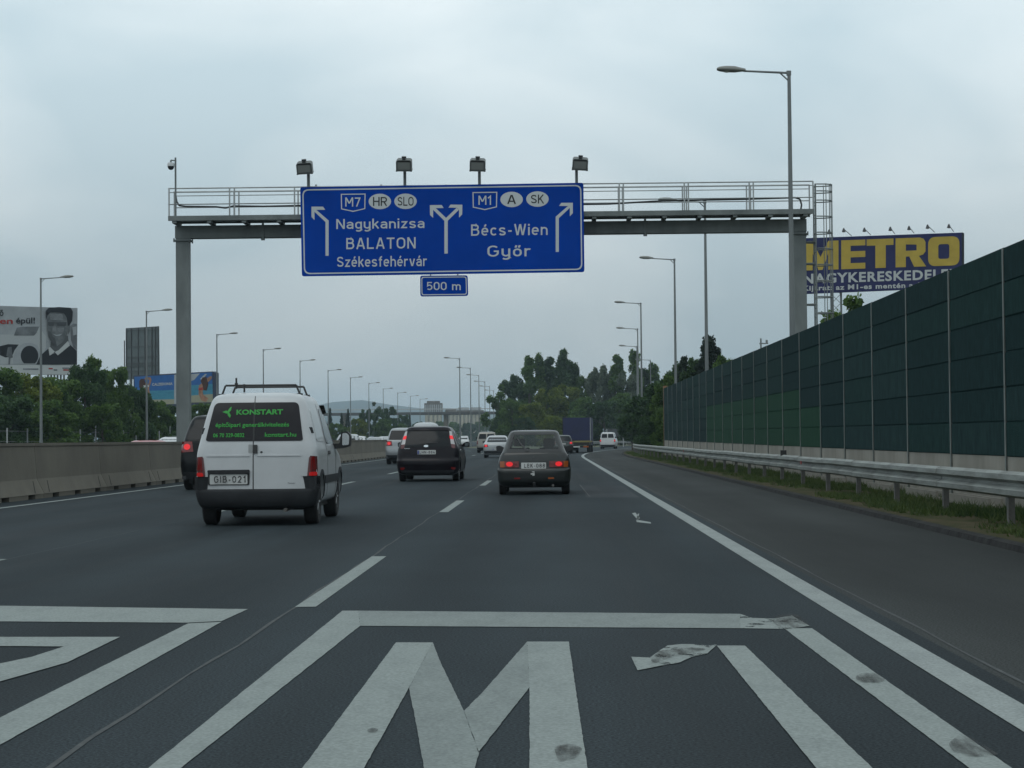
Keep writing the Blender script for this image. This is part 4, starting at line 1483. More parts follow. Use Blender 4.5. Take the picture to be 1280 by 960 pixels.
# dark board on two posts behind the exit rail
P0 = at_y(769, 558, 262)
db = thing('rear_of_sign', 'small dark rear of a road sign on two posts behind the exit guardrail', 'sign', (P0.x, 262, 0))
pxm([[(759.5, 536), (779, 536), (779, 545), (759.5, 545)]], 262, mat('sign_rear', (.05, .055, .06), .8), 'sign_panel', db, .06)
for pxx in (758.5, 779):
    A = at_y(pxx, 536, 262.1)
    MB().box(A.x - .06 - P0.x, A.x + .06 - P0.x, .08, .2, 0, A.z).build('sign_post', M_GALV, db)

# ================================================================== BRIDGE AND SILOS FAR AHEAD
br = thing('road_bridge', 'dark road bridge crossing the motorway far ahead', 'bridge', (-30, 620, 0))
zd = at_y(560, 516.5, 620).z
MB().box(-60, 95, -5, 5, zd - .45, zd + .35).build('deck', mat('bridge_dark', (.07, .07, .07), .9), br)
for x in (-58, -36, -3.5, 24, 60):
    MB().box(x - .6, x + .6, -3.5, 3.5, 0, zd - .46).build('pier', M_CONC, br)
for yy in (-4.9, 4.9):
    MB().tube((-60, yy, zd + 1.35), (95, yy, zd + 1.35), .07, n=5).build('parapet_rail', M_GALV, br)
for i in range(32):
    MB().box(-60 + i * 5, -59.88 + i * 5, -4.96, -4.84, zd + .35, zd + (2.6 if i % 4 == 1 else 1.4)).build('parapet_post', M_GALV, br)
M_SILO = mat('silo_concrete', (.36, .34, .28), .9, noise=(.3, .3, (1, 1, .3), None))
M_SILOT = mat('silo_headhouse', (.12, .105, .09), .9, noise=(.3, .3, (1, 1, 1), None))


def silo(label, pxa, pxb, ntube, ptop, pmid):
    YS2 = 900
    A, B = at_y(pxa, 520, YS2), at_y(pxb, 520, YS2)
    t = thing('grain_silo', label, 'silo', ((A.x + B.x) / 2, YS2, 0), 0)
    w = (B.x - A.x)
    zt2, zm2 = at_y(pxa, ptop, YS2).z, at_y(pxa, pmid, YS2).z
    rr = w / ntube / 2
    for i in range(ntube):
        MB().lathe([(rr * .97, 0), (rr * .97, zm2)], 14, (-w / 2 + rr * (2 * i + 1), rr, 0)).build('silo_tube', M_SILO, t, 40)
    hh = MB().box(-w / 2 - .2, w / 2 + .2, -.2, 2 * rr + 1, zm2 + .01, zt2).build('head_house', M_SILOT, t)
    for i in range(ntube * 2):
        x = -w / 2 + w * (i + .5) / (ntube * 2)
        MB().box(x - .3, x + .3, -.26, -.201, zm2 + .6, zt2 - .7).build('window', P_LIGHT, hh)
    return t, zt2, w


t, z_, w = silo('tall narrow concrete silo block with dark head house beyond the bridge', 531, 552.5, 4, 504, 518)
MB().box(-w / 2 + 1, w / 2 - 1, 0, 3, z_ + .01, z_ + 1).build('roof_hut', M_SILOT, t)
t, z_, w = silo('long low row of concrete silos beyond the bridge', 557, 604, 10, 513, 518)
for i in range(3):
    MB().box(-w / 2 + i * w / 3, -w / 2 + (i + .85) * w / 3, .2, 1.2, z_ + .01, z_ + (1.3 if i else .8)).build('conveyor_gallery', M_SILOT if i == 0 else P_LIGHT, t)

# ================================================================== TREES
def leaf_cloud(name, lobes, n_leaf, leaf, seed, zmin=0.3, shell=0.5, flat=1.0):
    g = np.random.default_rng(seed)
    lobes = np.array(lobes)
    wgt = (lobes[:, 3] * lobes[:, 4] + lobes[:, 3] * lobes[:, 5]) ** 1.0
    idx = g.choice(len(lobes), n_leaf, p=wgt / wgt.sum())
    d = g.standard_normal((n_leaf, 3))
    d /= np.linalg.norm(d, axis=1)[:, None]
    rad = shell + (1.05 - shell) * g.random(n_leaf) ** 0.6
    c = lobes[idx, :3] + d * lobes[idx, 3:] * rad[:, None] + g.normal(0, leaf * .35, (n_leaf, 3))
    c = c[c[:, 2] > zmin]
    N = len(c)
    # each leaf clump is a small bent quad of random attitude
    a = g.standard_normal((N, 3))
    a[:, 2] *= .6
    a /= np.linalg.norm(a, axis=1)[:, None]
    b = g.standard_normal((N, 3))
    b -= (b * a).sum(1)[:, None] * a
    b /= np.linalg.norm(b, axis=1)[:, None]
    s_ = leaf * (.45 + .85 * g.random(N))[:, None]
    v = np.zeros((N, 4, 3))
    v[:, 0] = c - a * s_ * .62
    v[:, 1] = c + b * s_ * .36
    v[:, 2] = c + a * s_ * .62
    v[:, 3] = c - b * s_ * .36
    me = bpy.data.meshes.new(name)
    me.vertices.add(4 * N)
    me.vertices.foreach_set('co', v.reshape(-1))
    me.loops.add(4 * N)
    me.loops.foreach_set('vertex_index', np.arange(4 * N, dtype=np.int32))
    me.polygons.add(N)
    me.polygons.foreach_set('loop_start', np.arange(0, 4 * N, 4, dtype=np.int32))
    me.update(calc_edges=True)
    me.materials.append(LEAF_MID)
    return me


def trunk_mesh(lobes, H, r0, seed, nlimb=9):
    rnd = random.Random(seed)
    mb = MB()
    pts = [Vector((0, 0, -.1))]
    for i in range(1, 6):
        pts.append(Vector((rnd.uniform(-.12, .12) * i * .4, rnd.uniform(-.12, .12) * i * .4, H * .85 * i / 5)))
    for i in range(5):
        mb.tube(pts[i], pts[i + 1], r0 * (1 - i / 5.6), r0 * (1 - (i + 1) / 5.6), 7, False)
    for lb in rnd.sample(list(lobes), min(nlimb, len(lobes))):
        z0 = max(.6, lb[2] * rnd.uniform(.45, .7))
        k = min(4, int(z0 / (H * .85 / 5)))
        f_ = (z0 - pts[k].z) / max(.01, pts[k + 1].z - pts[k].z)
        b0 = pts[k].lerp(pts[k + 1], min(1, max(0, f_)))
        mid = b0.lerp(Vector(lb[:3]), .5) + Vector((0, 0, .2))
        mb.tube(b0, mid, r0 * .38, r0 * .24, 5, False).tube(mid, Vector(lb[:3]), r0 * .24, r0 * .07, 5, False)
    me = bpy.data.meshes.new('trunk')
    me.from_pydata(mb.v, [], mb.f)
    me.materials.append(M_TRUNK)
    return me


PROTO = {}


def make_proto(kind, var):
    rnd = random.Random(hash((len(kind), ord(kind[0]), var)) & 0xffff)
    lobes = []
    if kind == 'round':
        for i in range(58):
            t = rnd.random() * 2 * math.pi
            z = rnd.uniform(2.2, 9.3)
            k = math.sin(math.pi * min(.97, max(.12, (z - 1.2) / 9.2))) ** .7
            rr = 3.1 * k * rnd.uniform(.25, 1.0) ** .6
            s_ = rnd.uniform(.32, .85)
            lobes.append((rr * math.cos(t), rr * math.sin(t), z, s_, s_, s_ * .85))
        me = leaf_cloud('crown', lobes, 16000, .29, var * 7 + 1, 1.0)
        r0 = .2
    elif kind == 'poplar':
        for i in range(46):
            t = rnd.random() * 2 * math.pi
            z = rnd.uniform(1.2, 9.6)
            k = (1 - ((z - 1.0) / 9.6)) ** .55 * min(1, z / 2.4)
            rr = 1.25 * k * rnd.uniform(.2, 1.0) ** .7
            s_ = rnd.uniform(.22, .55) * (0.5 + .5 * k)
            lobes.append((rr * math.cos(t), rr * math.sin(t), z, s_, s_, s_ * 1.7))
        me = leaf_cloud('crown', lobes, 11000, .27, var * 7 + 2, .8)
        r0 = .17
    elif kind == 'bush':
        for i in range(52):
            t = rnd.random() * 2 * math.pi
            z = rnd.uniform(.6, 8.8)
            rr = 4.4 * math.sqrt(max(.05, 1 - (z / 9.6) ** 2)) * rnd.uniform(.2, 1) ** .6
            s_ = rnd.uniform(.45, 1.2)
            lobes.append((rr * math.cos(t), rr * math.sin(t), z, s_, s_, s_ * .9))
        me = leaf_cloud('crown', lobes, 21000, .35, var * 7 + 3, .05)
        r0 = .16
    elif kind == 'sparse':
        for i in range(17):
            t = rnd.random() * 2 * math.pi
            z = rnd.uniform(2.5, 9.6)
            rr = 3.0 * math.sin(math.pi * min(.9, (z - 1) / 9.6)) * rnd.uniform(.3, 1.05)
            s_ = rnd.uniform(.3, .75)
            lobes.append((rr * math.cos(t), rr * math.sin(t), z, s_, s_, s_))
        me = leaf_cloud('crown', lobes, 5600, .29, var * 7 + 4, 1.2, .25)
        r0 = .14
    elif kind == 'pine':
        for i in range(60):
            z = 1.8 + 8.0 * (i / 60) ** .9
            k = max(.12, 1 - ((z - 1.2) / 9.3) ** 1.7)
            t = i * 2.4
            rr = 2.7 * k * rnd.uniform(.4, 1.15)
            lobes.append((rr * math.cos(t), rr * math.sin(t), z, .3 + .45 * k * rnd.random(), .3 + .45 * k * rnd.random(), .24 + .2 * rnd.random()))
        me = leaf_cloud('crown', lobes, 15000, .26, var * 7 + 5, .8, .2)
        r0 = .18
    elif kind == 'spruce':
        for i in range(46):
            z = .8 + 9.1 * (i / 46)
            k = 1 - (z - .6) / 9.7
            t = i * 2.4
            rr = 1.9 * k * rnd.uniform(.5, 1.0)
            lobes.append((rr * math.cos(t), rr * math.sin(t), z, .25 + .55 * k, .25 + .55 * k, .3))
        me = leaf_cloud('crown', lobes, 7000, .28, var * 7 + 6, .3, .2)
        r0 = .14
    co = np.zeros(len(me.vertices) * 3)
    me.vertices.foreach_get('co', co)
    co = co.reshape(-1, 3)
    w_ = np.percentile(np.hypot(co[:, 0], co[:, 1]), 97) * 2
    h_ = np.percentile(co[:, 2], 99.7)
    PROTO[(kind, var)] = (me, trunk_mesh(lobes, 10, r0, var), w_, h_)


def tree(px, ptop, Y, kind, wpx, lm, var=0, name='tree', X=None):
    if (kind, var) not in PROTO:
        make_proto(kind, var)
    me, tm, w_, h_ = PROTO[(kind, var)]
    P = at_y(px, ptop, Y)
    e = thing(name, 'x', 'tree', (P.x, Y, -.05), random.uniform(0, 6.28))
    sz = (P.z + .05) / h_
    sx = wpx * Y / FPX / w_
    c = bpy.data.objects.new('crown', me)
    link(c, e)
    c.scale = (sx, sx, sz)
    c.material_slots[0].link = 'OBJECT'
    c.material_slots[0].material = lm
    t_ = bpy.data.objects.new('trunk', tm)
    link(t_, e)
    t_.scale = (sx, sx, sz)
    e['px'] = px
    return e


def plant(rows, text, group, cat='tree', name='tree'):
    es = []
    for r_ in rows:
        e = tree(*r_[:6], r_[6] if len(r_) > 6 else random.randint(0, 1), name)
        es.append(e)
    es.sort(key=lambda e: e['px'])
    for i, e in enumerate(es):
        e['label'] = text.format(ORD[i])
        e['category'] = cat
        e['group'] = group
        del e['px']


wood = [(624, 482, 345, 'sparse', 44, LEAF_MID, 0), (632, 476, 350, 'sparse', 36, LEAF_DARK, 1), (645, 470, 352, 'round', 36, LEAF_DARK, 0), (661, 447, 350, 'poplar', 26, LEAF_MID, 0), (674, 444, 352, 'poplar', 24, LEAF_MID, 1),
        (686, 448, 354, 'poplar', 26, LEAF_DARK, 0), (702, 439, 350, 'poplar', 30, LEAF_DARK, 1), (712, 452, 356, 'poplar', 26, LEAF_DARK, 0), (720, 456, 352, 'poplar', 20, LEAF_DARK, 1),
        (733, 468, 352, 'round', 32, LEAF_MID, 1), (748, 461, 350, 'round', 34, LEAF_PALE, 0), (760, 458, 352, 'round', 30, LEAF_PALE, 1), (772, 445, 348, 'poplar', 24, LEAF_MID, 0),
        (784, 466, 345, 'round', 34, LEAF_PALE, 1), (793, 440, 348, 'poplar', 24, LEAF_MID, 1), (806, 462, 352, 'poplar', 26, LEAF_DARK, 0), (818, 456, 350, 'poplar', 26, LEAF_MID, 1),
        (640, 500, 325, 'bush', 40, LEAF_MID, 0), (664, 505, 318, 'bush', 44, LEAF_YEL, 1), (684, 486, 322, 'round', 40, LEAF_YEL, 0), (706, 482, 325, 'round', 44, LEAF_YEL, 1), (730, 498, 318, 'bush', 48, LEAF_MID, 0),
        (755, 502, 315, 'bush', 50, LEAF_DARK, 1), (776, 492, 320, 'round', 46, LEAF_MID, 0), (690, 520, 300, 'bush', 36, LEAF_YEL, 0), (655, 522, 310, 'bush', 36, LEAF_DARK, 1), (722, 520, 304, 'bush', 40, LEAF_MID, 1),
        (628, 512, 330, 'bush', 30, LEAF_DARK, 0), (798, 505, 318, 'bush', 46, LEAF_DARK, 0)]
plant(wood, '{} tree from the left in the wood behind the blue truck', 'trees of the wood behind the blue truck')
hedge = [(-52, 462, 138, 'bush', 110, LEAF_MID), (-8, 462, 142, 'bush', 100, LEAF_MID), (34, 470, 146, 'bush', 92, LEAF_YEL), (74, 474, 152, 'bush', 84, LEAF_MID), (106, 458, 158, 'bush', 74, LEAF_DARK),
         (120, 446, 166, 'sparse', 46, LEAF_MID), (140, 462, 164, 'bush', 64, LEAF_MID), (166, 484, 172, 'bush', 62, LEAF_DARK), (192, 502, 180, 'bush', 60, LEAF_MID), (222, 508, 190, 'bush', 58, LEAF_DARK),
         (250, 506, 200, 'bush', 56, LEAF_MID), (276, 512, 212, 'bush', 54, LEAF_DARK), (306, 514, 230, 'bush', 54, LEAF_MID), (10, 496, 132, 'bush', 90, LEAF_DARK), (60, 502, 138, 'bush', 80, LEAF_MID), (128, 506, 150, 'bush', 70, LEAF_MID), (338, 518, 250, 'bush', 52, LEAF_MID),
         (370, 522, 280, 'bush', 46, LEAF_DARK), (396, 526, 300, 'bush', 40, LEAF_MID)]
plant(hedge, '{} leafy tree from the left in the dense hedge below the billboards', 'trees of the roadside hedge at left')
mid = [(412.5, 511, 380, 'spruce', 11, LEAF_PINE), (427, 517, 390, 'spruce', 11, LEAF_PINE), (435, 512, 395, 'spruce', 12, LEAF_PINE), (420, 530, 360, 'bush', 30, LEAF_MID), (447, 524, 370, 'bush', 28, LEAF_YEL),
       (457, 512, 400, 'round', 20, LEAF_DARK), (468, 503, 410, 'sparse', 24, LEAF_PALE), (474, 512, 405, 'round', 20, LEAF_DARK), (487, 509, 430, 'round', 22, LEAF_DARK), (480, 524, 395, 'bush', 28, LEAF_MID),
       (503, 519, 450, 'round', 22, LEAF_DARK), (512, 519, 460, 'spruce', 9, LEAF_PINE), (524, 528, 480, 'bush', 24, LEAF_DARK), (500, 530, 440, 'bush', 30, LEAF_MID)]
plant(mid, '{} tree from the left in the distant clump below the hills', 'trees of the distant clump')
far = [(545, 530, 700, 'round', 22, LEAF_DARK), (560, 531, 720, 'bush', 26, LEAF_MID), (578, 534, 960, 'bush', 24, LEAF_DARK), (594, 530, 960, 'bush', 26, LEAF_MID), (608, 525, 940, 'bush', 26, LEAF_MID), (622, 522, 915, 'bush', 24, LEAF_MID), (637, 522, 385, 'bush', 30, LEAF_MID), (534, 529, 860, 'bush', 22, LEAF_DARK), (551, 527, 870, 'bush', 22, LEAF_MID), (567, 528, 875, 'bush', 24, LEAF_MID), (585, 529, 880, 'bush', 24, LEAF_DARK), (600, 527, 885, 'bush', 22, LEAF_MID)]
plant(far, '{} small tree from the left in the far row below the silos', 'trees below the silos')
near = [(806, 492, 168, 'round', 54, LEAF_DARK, 0), (822, 480, 150, 'round', 50, LEAF_DARK, 1), (812, 520, 150, 'bush', 40, LEAF_DARK, 0), (838, 470, 142, 'round', 50, LEAF_MID, 0), (858, 456, 140, 'round', 56, LEAF_DARK, 1), (832, 512, 138, 'bush', 36, LEAF_MID, 1), (872, 450, 134, 'round', 50, LEAF_DARK, 0), (842, 462, 150, 'round', 44, LEAF_DARK, 1), (905, 446, 122, 'round', 40, LEAF_MID, 1), (790, 500, 190, 'round', 40, LEAF_DARK, 1)]
plant(near, '{} leafy tree from the left beside the far end of the noise wall', 'trees at the far end of the noise wall')
e = tree(886, 422, 128, 'pine', 66, LEAF_PINE, 0, 'pine_tree')
e['label'], e['category'] = 'dark pine rising above the noise wall beside a lamp pole', 'tree'
e = tree(855, 448, 136, 'pine', 40, LEAF_PINE, 1, 'pine_tree')
e['label'], e['category'] = 'smaller dark pine left of the tall pine behind the noise wall', 'tree'
e = tree(1066, 371, 72, 'sparse', 120, LEAF_MID, 0, 'tree')
e['label'], e['category'] = 'sparse young tree poking over the noise wall below the navy billboard', 'tree'
for o in list(COL.objects):
    if 'px' in o.keys():
        del o['px']

# thin fence posts in front of the hedge
fe = thing('verge_fence', 'thin pale fence posts before the hedge on the far left verge', 'fence', (-36, 118, 0))
for i in range(14):
    MB().box(-.04, .04, i * 5 - .04, i * 5 + .04, 0, 2.2 + .5 * (i % 3 == 1)).build('fence_post', M_GALV, fe)
for z in (.6, 1.3, 2.0):
    MB().box(-.008, .008, 0, 65, z - .008, z + .008).build('fence_wire', M_GALV, fe)
# slim mast seen over the wall
P = at_y(951, 423, 120)
ms = thing('wire_mast', 'slim mast with a short crossarm seen over the noise wall', 'mast', (P.x, 120, 0))
MB().tube((0, 0, 0), (0, 0, P.z), .07, .05, 6).build('pole', M_POLE, ms)
MB().box(-.1, .45, -.04, .04, P.z - .35, P.z - .28).box(.3, .42, -.05, .05, P.z - .28, P.z - .1).build('crossarm', M_POLE, ms)


# ================================================================== VEHICLES
def pchip(keys, sub):
    """monotone cubic through the key rows, sub samples per span"""
    K = np.array(keys, float)
    n_ = len(K)
    d = np.diff(K, axis=0)
    m = np.zeros_like(K)
    m[0], m[-1] = d[0], d[-1]
    for i in range(1, n_ - 1):
        for j in range(K.shape[1]):
            a, b = d[i - 1, j], d[i, j]
            m[i, j] = 0 if a * b <= 0 else 2 * a * b / (a + b)
    out = []
    for i in range(n_ - 1):
        for s_ in range(sub):
            t = s_ / sub
            h00, h10, h01, h11 = 2 * t ** 3 - 3 * t ** 2 + 1, t ** 3 - 2 * t ** 2 + t, -2 * t ** 3 + 3 * t ** 2, t ** 3 - t ** 2
            out.append(h00 * K[i] + h10 * m[i] + h01 * K[i + 1] + h11 * m[i + 1])
    out.append(K[-1])
    return out


def loft(keys, sub=3, nside=18, narc=6, nend=10):
    """body skinned over horizontal slices: rows of z, half width, rear y, front y, rear corner radius, front corner radius, rear bow, front bow"""
    rows = pchip(keys, sub)
    vs, fs = [], []
    N = None
    for z, w, yr, yf, rr, rf2, br_, bf in rows:
        rr, rf2 = min(rr, w * .9), min(rf2, w * .9)
        half = []
        for i in range(nend + 1):
            x = (w - rr) * i / nend
            half.append((x, yr + br_ * (x / w) ** 2))
        yb = half[-1][1]
        for i in range(1, narc + 1):
            t = math.pi / 2 * i / narc
            half.append((w - rr + rr * math.sin(t), yb + rr * (1 - math.cos(t))))
        y0 = half[-1][1]
        ye = yf - bf * ((w - rf2) / w) ** 2
        y1 = ye - rf2
        for i in range(1, nside):
            half.append((w, y0 + (y1 - y0) * i / nside))
        for i in range(0, narc + 1):
            t = math.pi / 2 * i / narc
            half.append((w - rf2 + rf2 * math.cos(t), y1 + rf2 * math.sin(t)))
        for i in range(nend - 1, -1, -1):
            x = (w - rf2) * i / nend
            half.append((x, yf - bf * (x / w) ** 2))
        full = half + [(-x, y) for x, y in half[-2:0:-1]]
        N = len(full)
        vs += [(x, y, z) for x, y in full]
    nr = len(rows)
    for j in range(nr - 1):
        for i in range(N):
            fs.append((j * N + i, j * N + (i + 1) % N, (j + 1) * N + (i + 1) % N, (j + 1) * N + i))
    # grid caps (rear-front symmetric ring: pair right and left columns)
    H = N // 2
    for base, flip in ((0, True), ((nr - 1) * N, False)):
        for i in range(H):
            a, b = i, i + 1
            c, d = (N - i - 1) % N, (N - i) % N
            quad = []
            for k in (a, b, c, d):
                if k % N not in quad:
                    quad.append(k % N)
            if len(quad) >= 3:
                f = tuple(base + k for k in quad)
                fs.append(f[::-1] if flip else f)
    return vs, fs


def temp_obj(vs, fs):
    me = bpy.data.meshes.new('temp')
    me.from_pydata(vs, [], fs)
    bm = bmesh.new()
    bm.from_mesh(me)
    bmesh.ops.recalc_face_normals(bm, faces=bm.faces)
    bm.to_mesh(me)
    bm.free()
    o = bpy.data.objects.new('temp', me)
    COL.objects.link(o)
    return o


def bool_cut(vs, fs, cutters):
    """body minus each cutter (verts, faces)"""
    a = temp_obj(vs, fs)
    cs = []
    for c in cutters:
        k = temp_obj(*c)
        cs.append(k)
        md = a.modifiers.new('cut', 'BOOLEAN')
        md.operation = 'DIFFERENCE'
        md.solver = 'EXACT'
        md.object = k
    dg = bpy.context.evaluated_depsgraph_get()
    dg.update()
    me = bpy.data.meshes.new_from_object(a.evaluated_get(dg))
    for o in [a] + cs:
        d = o.data
        bpy.data.objects.remove(o)
        bpy.data.meshes.remove(d)
    return me


def cyl_x(x0, x1, y, z, r_, n=28):
    mb = MB().lathe([(r_, x0), (r_, x1)], n, (0, y, z), 'x')
    return mb.v, mb.f


class Car:
    def __init__(s, name, label, cat, keys, paint, wheels, wr, track, arch=True, cuts=(), group=None, sub=3, cavity=None, tyre_w=.19):
        s.t = thing(name, label, cat, (0, 0, 0), 0, group)
        vs, fs = loft(keys, sub)
        s.bvh = BVHTree.FromPolygons([Vector(v) for v in vs], fs)
        s.keys = keys
        cutters = []
        if arch:
            mb = MB()
            wmax = max(k[1] for k in keys)
            for y in wheels:
                for sx in (-1, 1):
                    a, b = sorted((sx * (track + tyre_w / 2 - .26), sx * (wmax + .3)))
                    c = cyl_x(a, b, y, wr + .02, wr + .055)
                    mb.add(*c)
            cutters.append((mb.v, mb.f))
        if cavity:
            cutters.append(cavity)
        cutters += list(cuts)
        if cutters:
            me = bool_cut(vs, fs, cutters)
        else:
            me = bpy.data.meshes.new('body')
            me.from_pydata(vs, [], fs)
        me.name = 'body'
        me.materials.clear()
        me.materials.append(paint)
        me.polygons.foreach_set('material_index', [0] * len(me.polygons))
        me.polygons.foreach_set('use_smooth', [True] * len(me.polygons))
        me.set_sharp_from_angle(angle=R(38))
        s.body = bpy.data.objects.new('body', me)
        link(s.body, s.t)
        # wheels
        w2 = tyre_w / 2
        tp = [(wr * .62, -w2 * .9), (wr * .9, -w2), (wr * .985, -w2 * .8), (wr, -w2 * .4), (wr, w2 * .4), (wr * .985, w2 * .8), (wr * .9, w2), (wr * .62, w2 * .9)]
        wm = None
        for y in wheels:
            for sx in (-1, 1):
                if wm is None:
                    mb = MB().lathe(tp, 26, axis='x')
                    w = mb.build('wheel', M_RUB, s.t, 35)
                    rb = MB().lathe([(wr * .6, w2 * .86), (wr * .55, w2 * .55), (wr * .2, w2 * .5), (wr * .12, w2 * .8)], 20, axis='x')
                    for k in range(5):
                        t = 2 * math.pi * k / 5
                        rb.tube((w2 * .68, wr * .1 * math.cos(t), wr * .1 * math.sin(t)), (w2 * .78, wr * .58 * math.cos(t), wr * .58 * math.sin(t)), wr * .09, wr * .07, 6)
                    r2 = rb.build('rim', M_RIM, w, 40)
                    wm = (w, r2)
                else:
                    w = wm[0].copy()
                    link(w, s.t)
                    r2 = wm[1].copy()
                    link(r2, w)
                w.location = (sx * track, y, wr)
                w.rotation_euler = (0, 0, 0 if sx > 0 else math.pi)

    def hit(s, axis, a, b):
        if axis == 'rear':
            h = s.bvh.ray_cast(Vector((a, -3, b)), Vector((0, 1, 0)))
        elif axis == 'front':
            h = s.bvh.ray_cast(Vector((a, 12, b)), Vector((0, -1, 0)))
        elif axis == 'right':
            h = s.bvh.ray_cast(Vector((4, a, b)), Vector((-1, 0, 0)))
        elif axis == 'left':
            h = s.bvh.ray_cast(Vector((-4, a, b)), Vector((1, 0, 0)))
        else:
            h = s.bvh.ray_cast(Vector((a, b, 5)), Vector((0, 0, -1)))
        return h

    def place(s, axis, a, b, off_):
        h = s.hit(axis, a, b)
        nrm = {'rear': Vector((0, -1, 0)), 'front': Vector((0, 1, 0)), 'right': Vector((1, 0, 0)), 'left': Vector((-1, 0, 0)), 'top': Vector((0, 0, 1))}[axis]
        if h[0] is None:
            p0 = {'rear': Vector((a, .1, b)), 'front': Vector((a, 3.9, b)), 'right': Vector((1, a, b)), 'left': Vector((-1, a, b)), 'top': Vector((a, b, 1.4))}[axis]
            c = s.bvh.find_nearest(p0)
            p = c[0].copy()
            if axis in ('rear', 'front'):
                p.x, p.z = a, b
            elif axis in ('right', 'left'):
                p.y, p.z = a, b
            else:
                p.x, p.y = a, b
            return p + nrm * off_
        return h[0] + nrm * off_

    def drape(s, name, polys, m, axis='rear', lift=.006, step=.06, skirt=.02, parent=None, smooth=40):
        """outline drawn in the rear (x, z), side (y, z) or top (x, y) view, laid onto the body surface"""
        if polys and not isinstance(polys[0][0], (tuple, list)):
            polys = [polys]
        bm = bmesh.new()
        for p in polys:
            bm.faces.new([bm.verts.new((x, z, 0)) for x, z in p])
        xs = [v.co.x for v in bm.verts]
        zs = [v.co.y for v in bm.verts]
        for lo, hi, ax in ((min(xs), max(xs), 0), (min(zs), max(zs), 1)):
            k = int((hi - lo) / step)
            for i in range(1, k + 1):
                c = lo + (hi - lo) * i / (k + 1)
                co = (c, 0, 0) if ax == 0 else (0, c, 0)
                no = (1, 0, 0) if ax == 0 else (0, 1, 0)
                bmesh.ops.bisect_plane(bm, geom=bm.verts[:] + bm.edges[:] + bm.faces[:], plane_co=co, plane_no=no)
        nrm = {'rear': Vector((0, -1, 0)), 'front': Vector((0, 1, 0)), 'right': Vector((1, 0, 0)), 'left': Vector((-1, 0, 0)), 'top': Vector((0, 0, 1))}[axis]
        bnd = [e for e in bm.edges if e.is_boundary]
        if skirt:
            r_ = bmesh.ops.extrude_edge_only(bm, edges=bnd)
            inner = {v for v in r_['geom'] if isinstance(v, bmesh.types.BMVert)}
        else:
            inner = set()
        for v in bm.verts:
            p = s.place(axis, v.co.x, v.co.y, lift)
            if v in inner:
                p = p - nrm * skirt
            v.co = p
        bmesh.ops.recalc_face_normals(bm, faces=bm.faces)
        me = bpy.data.meshes.new(name)
        bm.to_mesh(me)
        bm.free()
        me.materials.append(m)
        if smooth:
            me.polygons.foreach_set('use_smooth', [True] * len(me.polygons))
            me.set_sharp_from_angle(angle=R(smooth))
        o = bpy.data.objects.new(name, me)
        link(o, parent or s.t)
        return o

    def letters(s, name, txt, x0, x1, base, cap, m, bold=.01, axis='rear', lift=.012, parent=None, spacing=1.0):
        v, f = text_fit(txt, x0, x1, base, cap, bold, spacing)
        vs = [s.place(axis, x, z, lift) for x, z in v]
        return mesh_obj(name, vs, f, m, parent or s.t)

    def put(s, x, y, rz=0.0):
        s.t.location = (x, y, 0)
        s.t.rotation_euler = (0, 0, rz)


def mirror(p):
    return [(-x, z) for x, z in p][::-1]


def paint(name, col, metal=0.0, rough=.38, coat=.7, spec=.5):
    m = mat(name, col, rough, metal, coat, noise=(2.2, .06, (1, 1, 1), None), spec=spec)
    return m


G_DARK = mat('tinted_glass', (.008, .010, .012), .12, spec=.22)
G_FILM = mat('window_film', (.016, .015, .018), .3, spec=.2)
T_RED = mat('tail_lens_red', (.16, .008, .008), .18, coat=.5, noise=(30, .2, (1, 1, 1), None))
T_LIT = mat('tail_lens_lit', (.4, .01, .01), .2, emit=((1.0, .02, .03), .55))
T_SOFT = mat('tail_lens_dim', (.34, .012, .012), .2, emit=((1.0, .02, .02), .12))
T_AMB = mat('turn_lens_amber', (.30, .075, .015), .2, coat=.4)
T_CLR = mat('clear_lens', (.42, .40, .40), .15, coat=.5)
T_PINK = mat('smoked_lens', (.10, .02, .022), .2, coat=.5)
PL_W = mat('plate_white', (.46, .47, .46), .5)
PL_K = mat('plate_black', (.02, .02, .022), .5)
PL_B = mat('plate_blue', (.01, .04, .26), .5)
GREEN_T = mat('green_vinyl', (.02, .30, .035), .5)
CHROME = mat('chrome', (.6, .62, .63), .2, .9)


def plate(c, txt, xc, zc, w=.52, h=.115, blue=True, lift=.014):
    p = c.drape('licence_plate', rpoly([(xc - w / 2, zc - h / 2), (xc + w / 2, zc - h / 2), (xc + w / 2, zc + h / 2), (xc - w / 2, zc + h / 2)], .012, 2), PL_W, 'rear', lift, .2, .02)
    # keep the plate flat
    ys = min(v.co.y for v in p.data.vertices)
    for v in p.data.vertices:
        v.co.y = ys if v.co.y < ys + .012 else ys + .018
    if blue:
        mesh_obj('country_band', [(xc - w / 2 + .008, ys - .002, zc - h / 2 + .01), (xc - w / 2 + .045, ys - .002, zc - h / 2 + .01), (xc - w / 2 + .045, ys - .002, zc + h / 2 - .01), (xc - w / 2 + .008, ys - .002, zc + h / 2 - .01)], [(0, 1, 2, 3)], PL_B, p)
    v, f, lf = sign_text(txt, xc - w / 2 + .065, xc + w / 2 - .025, zc - h * .33, h * .66, 1.05, 2.0)
    mesh_obj('plate_lettering', [(x, ys - .003 - l * .5, z) for (x, z), l in zip(v, lf)], f, PL_K, p)
    return p


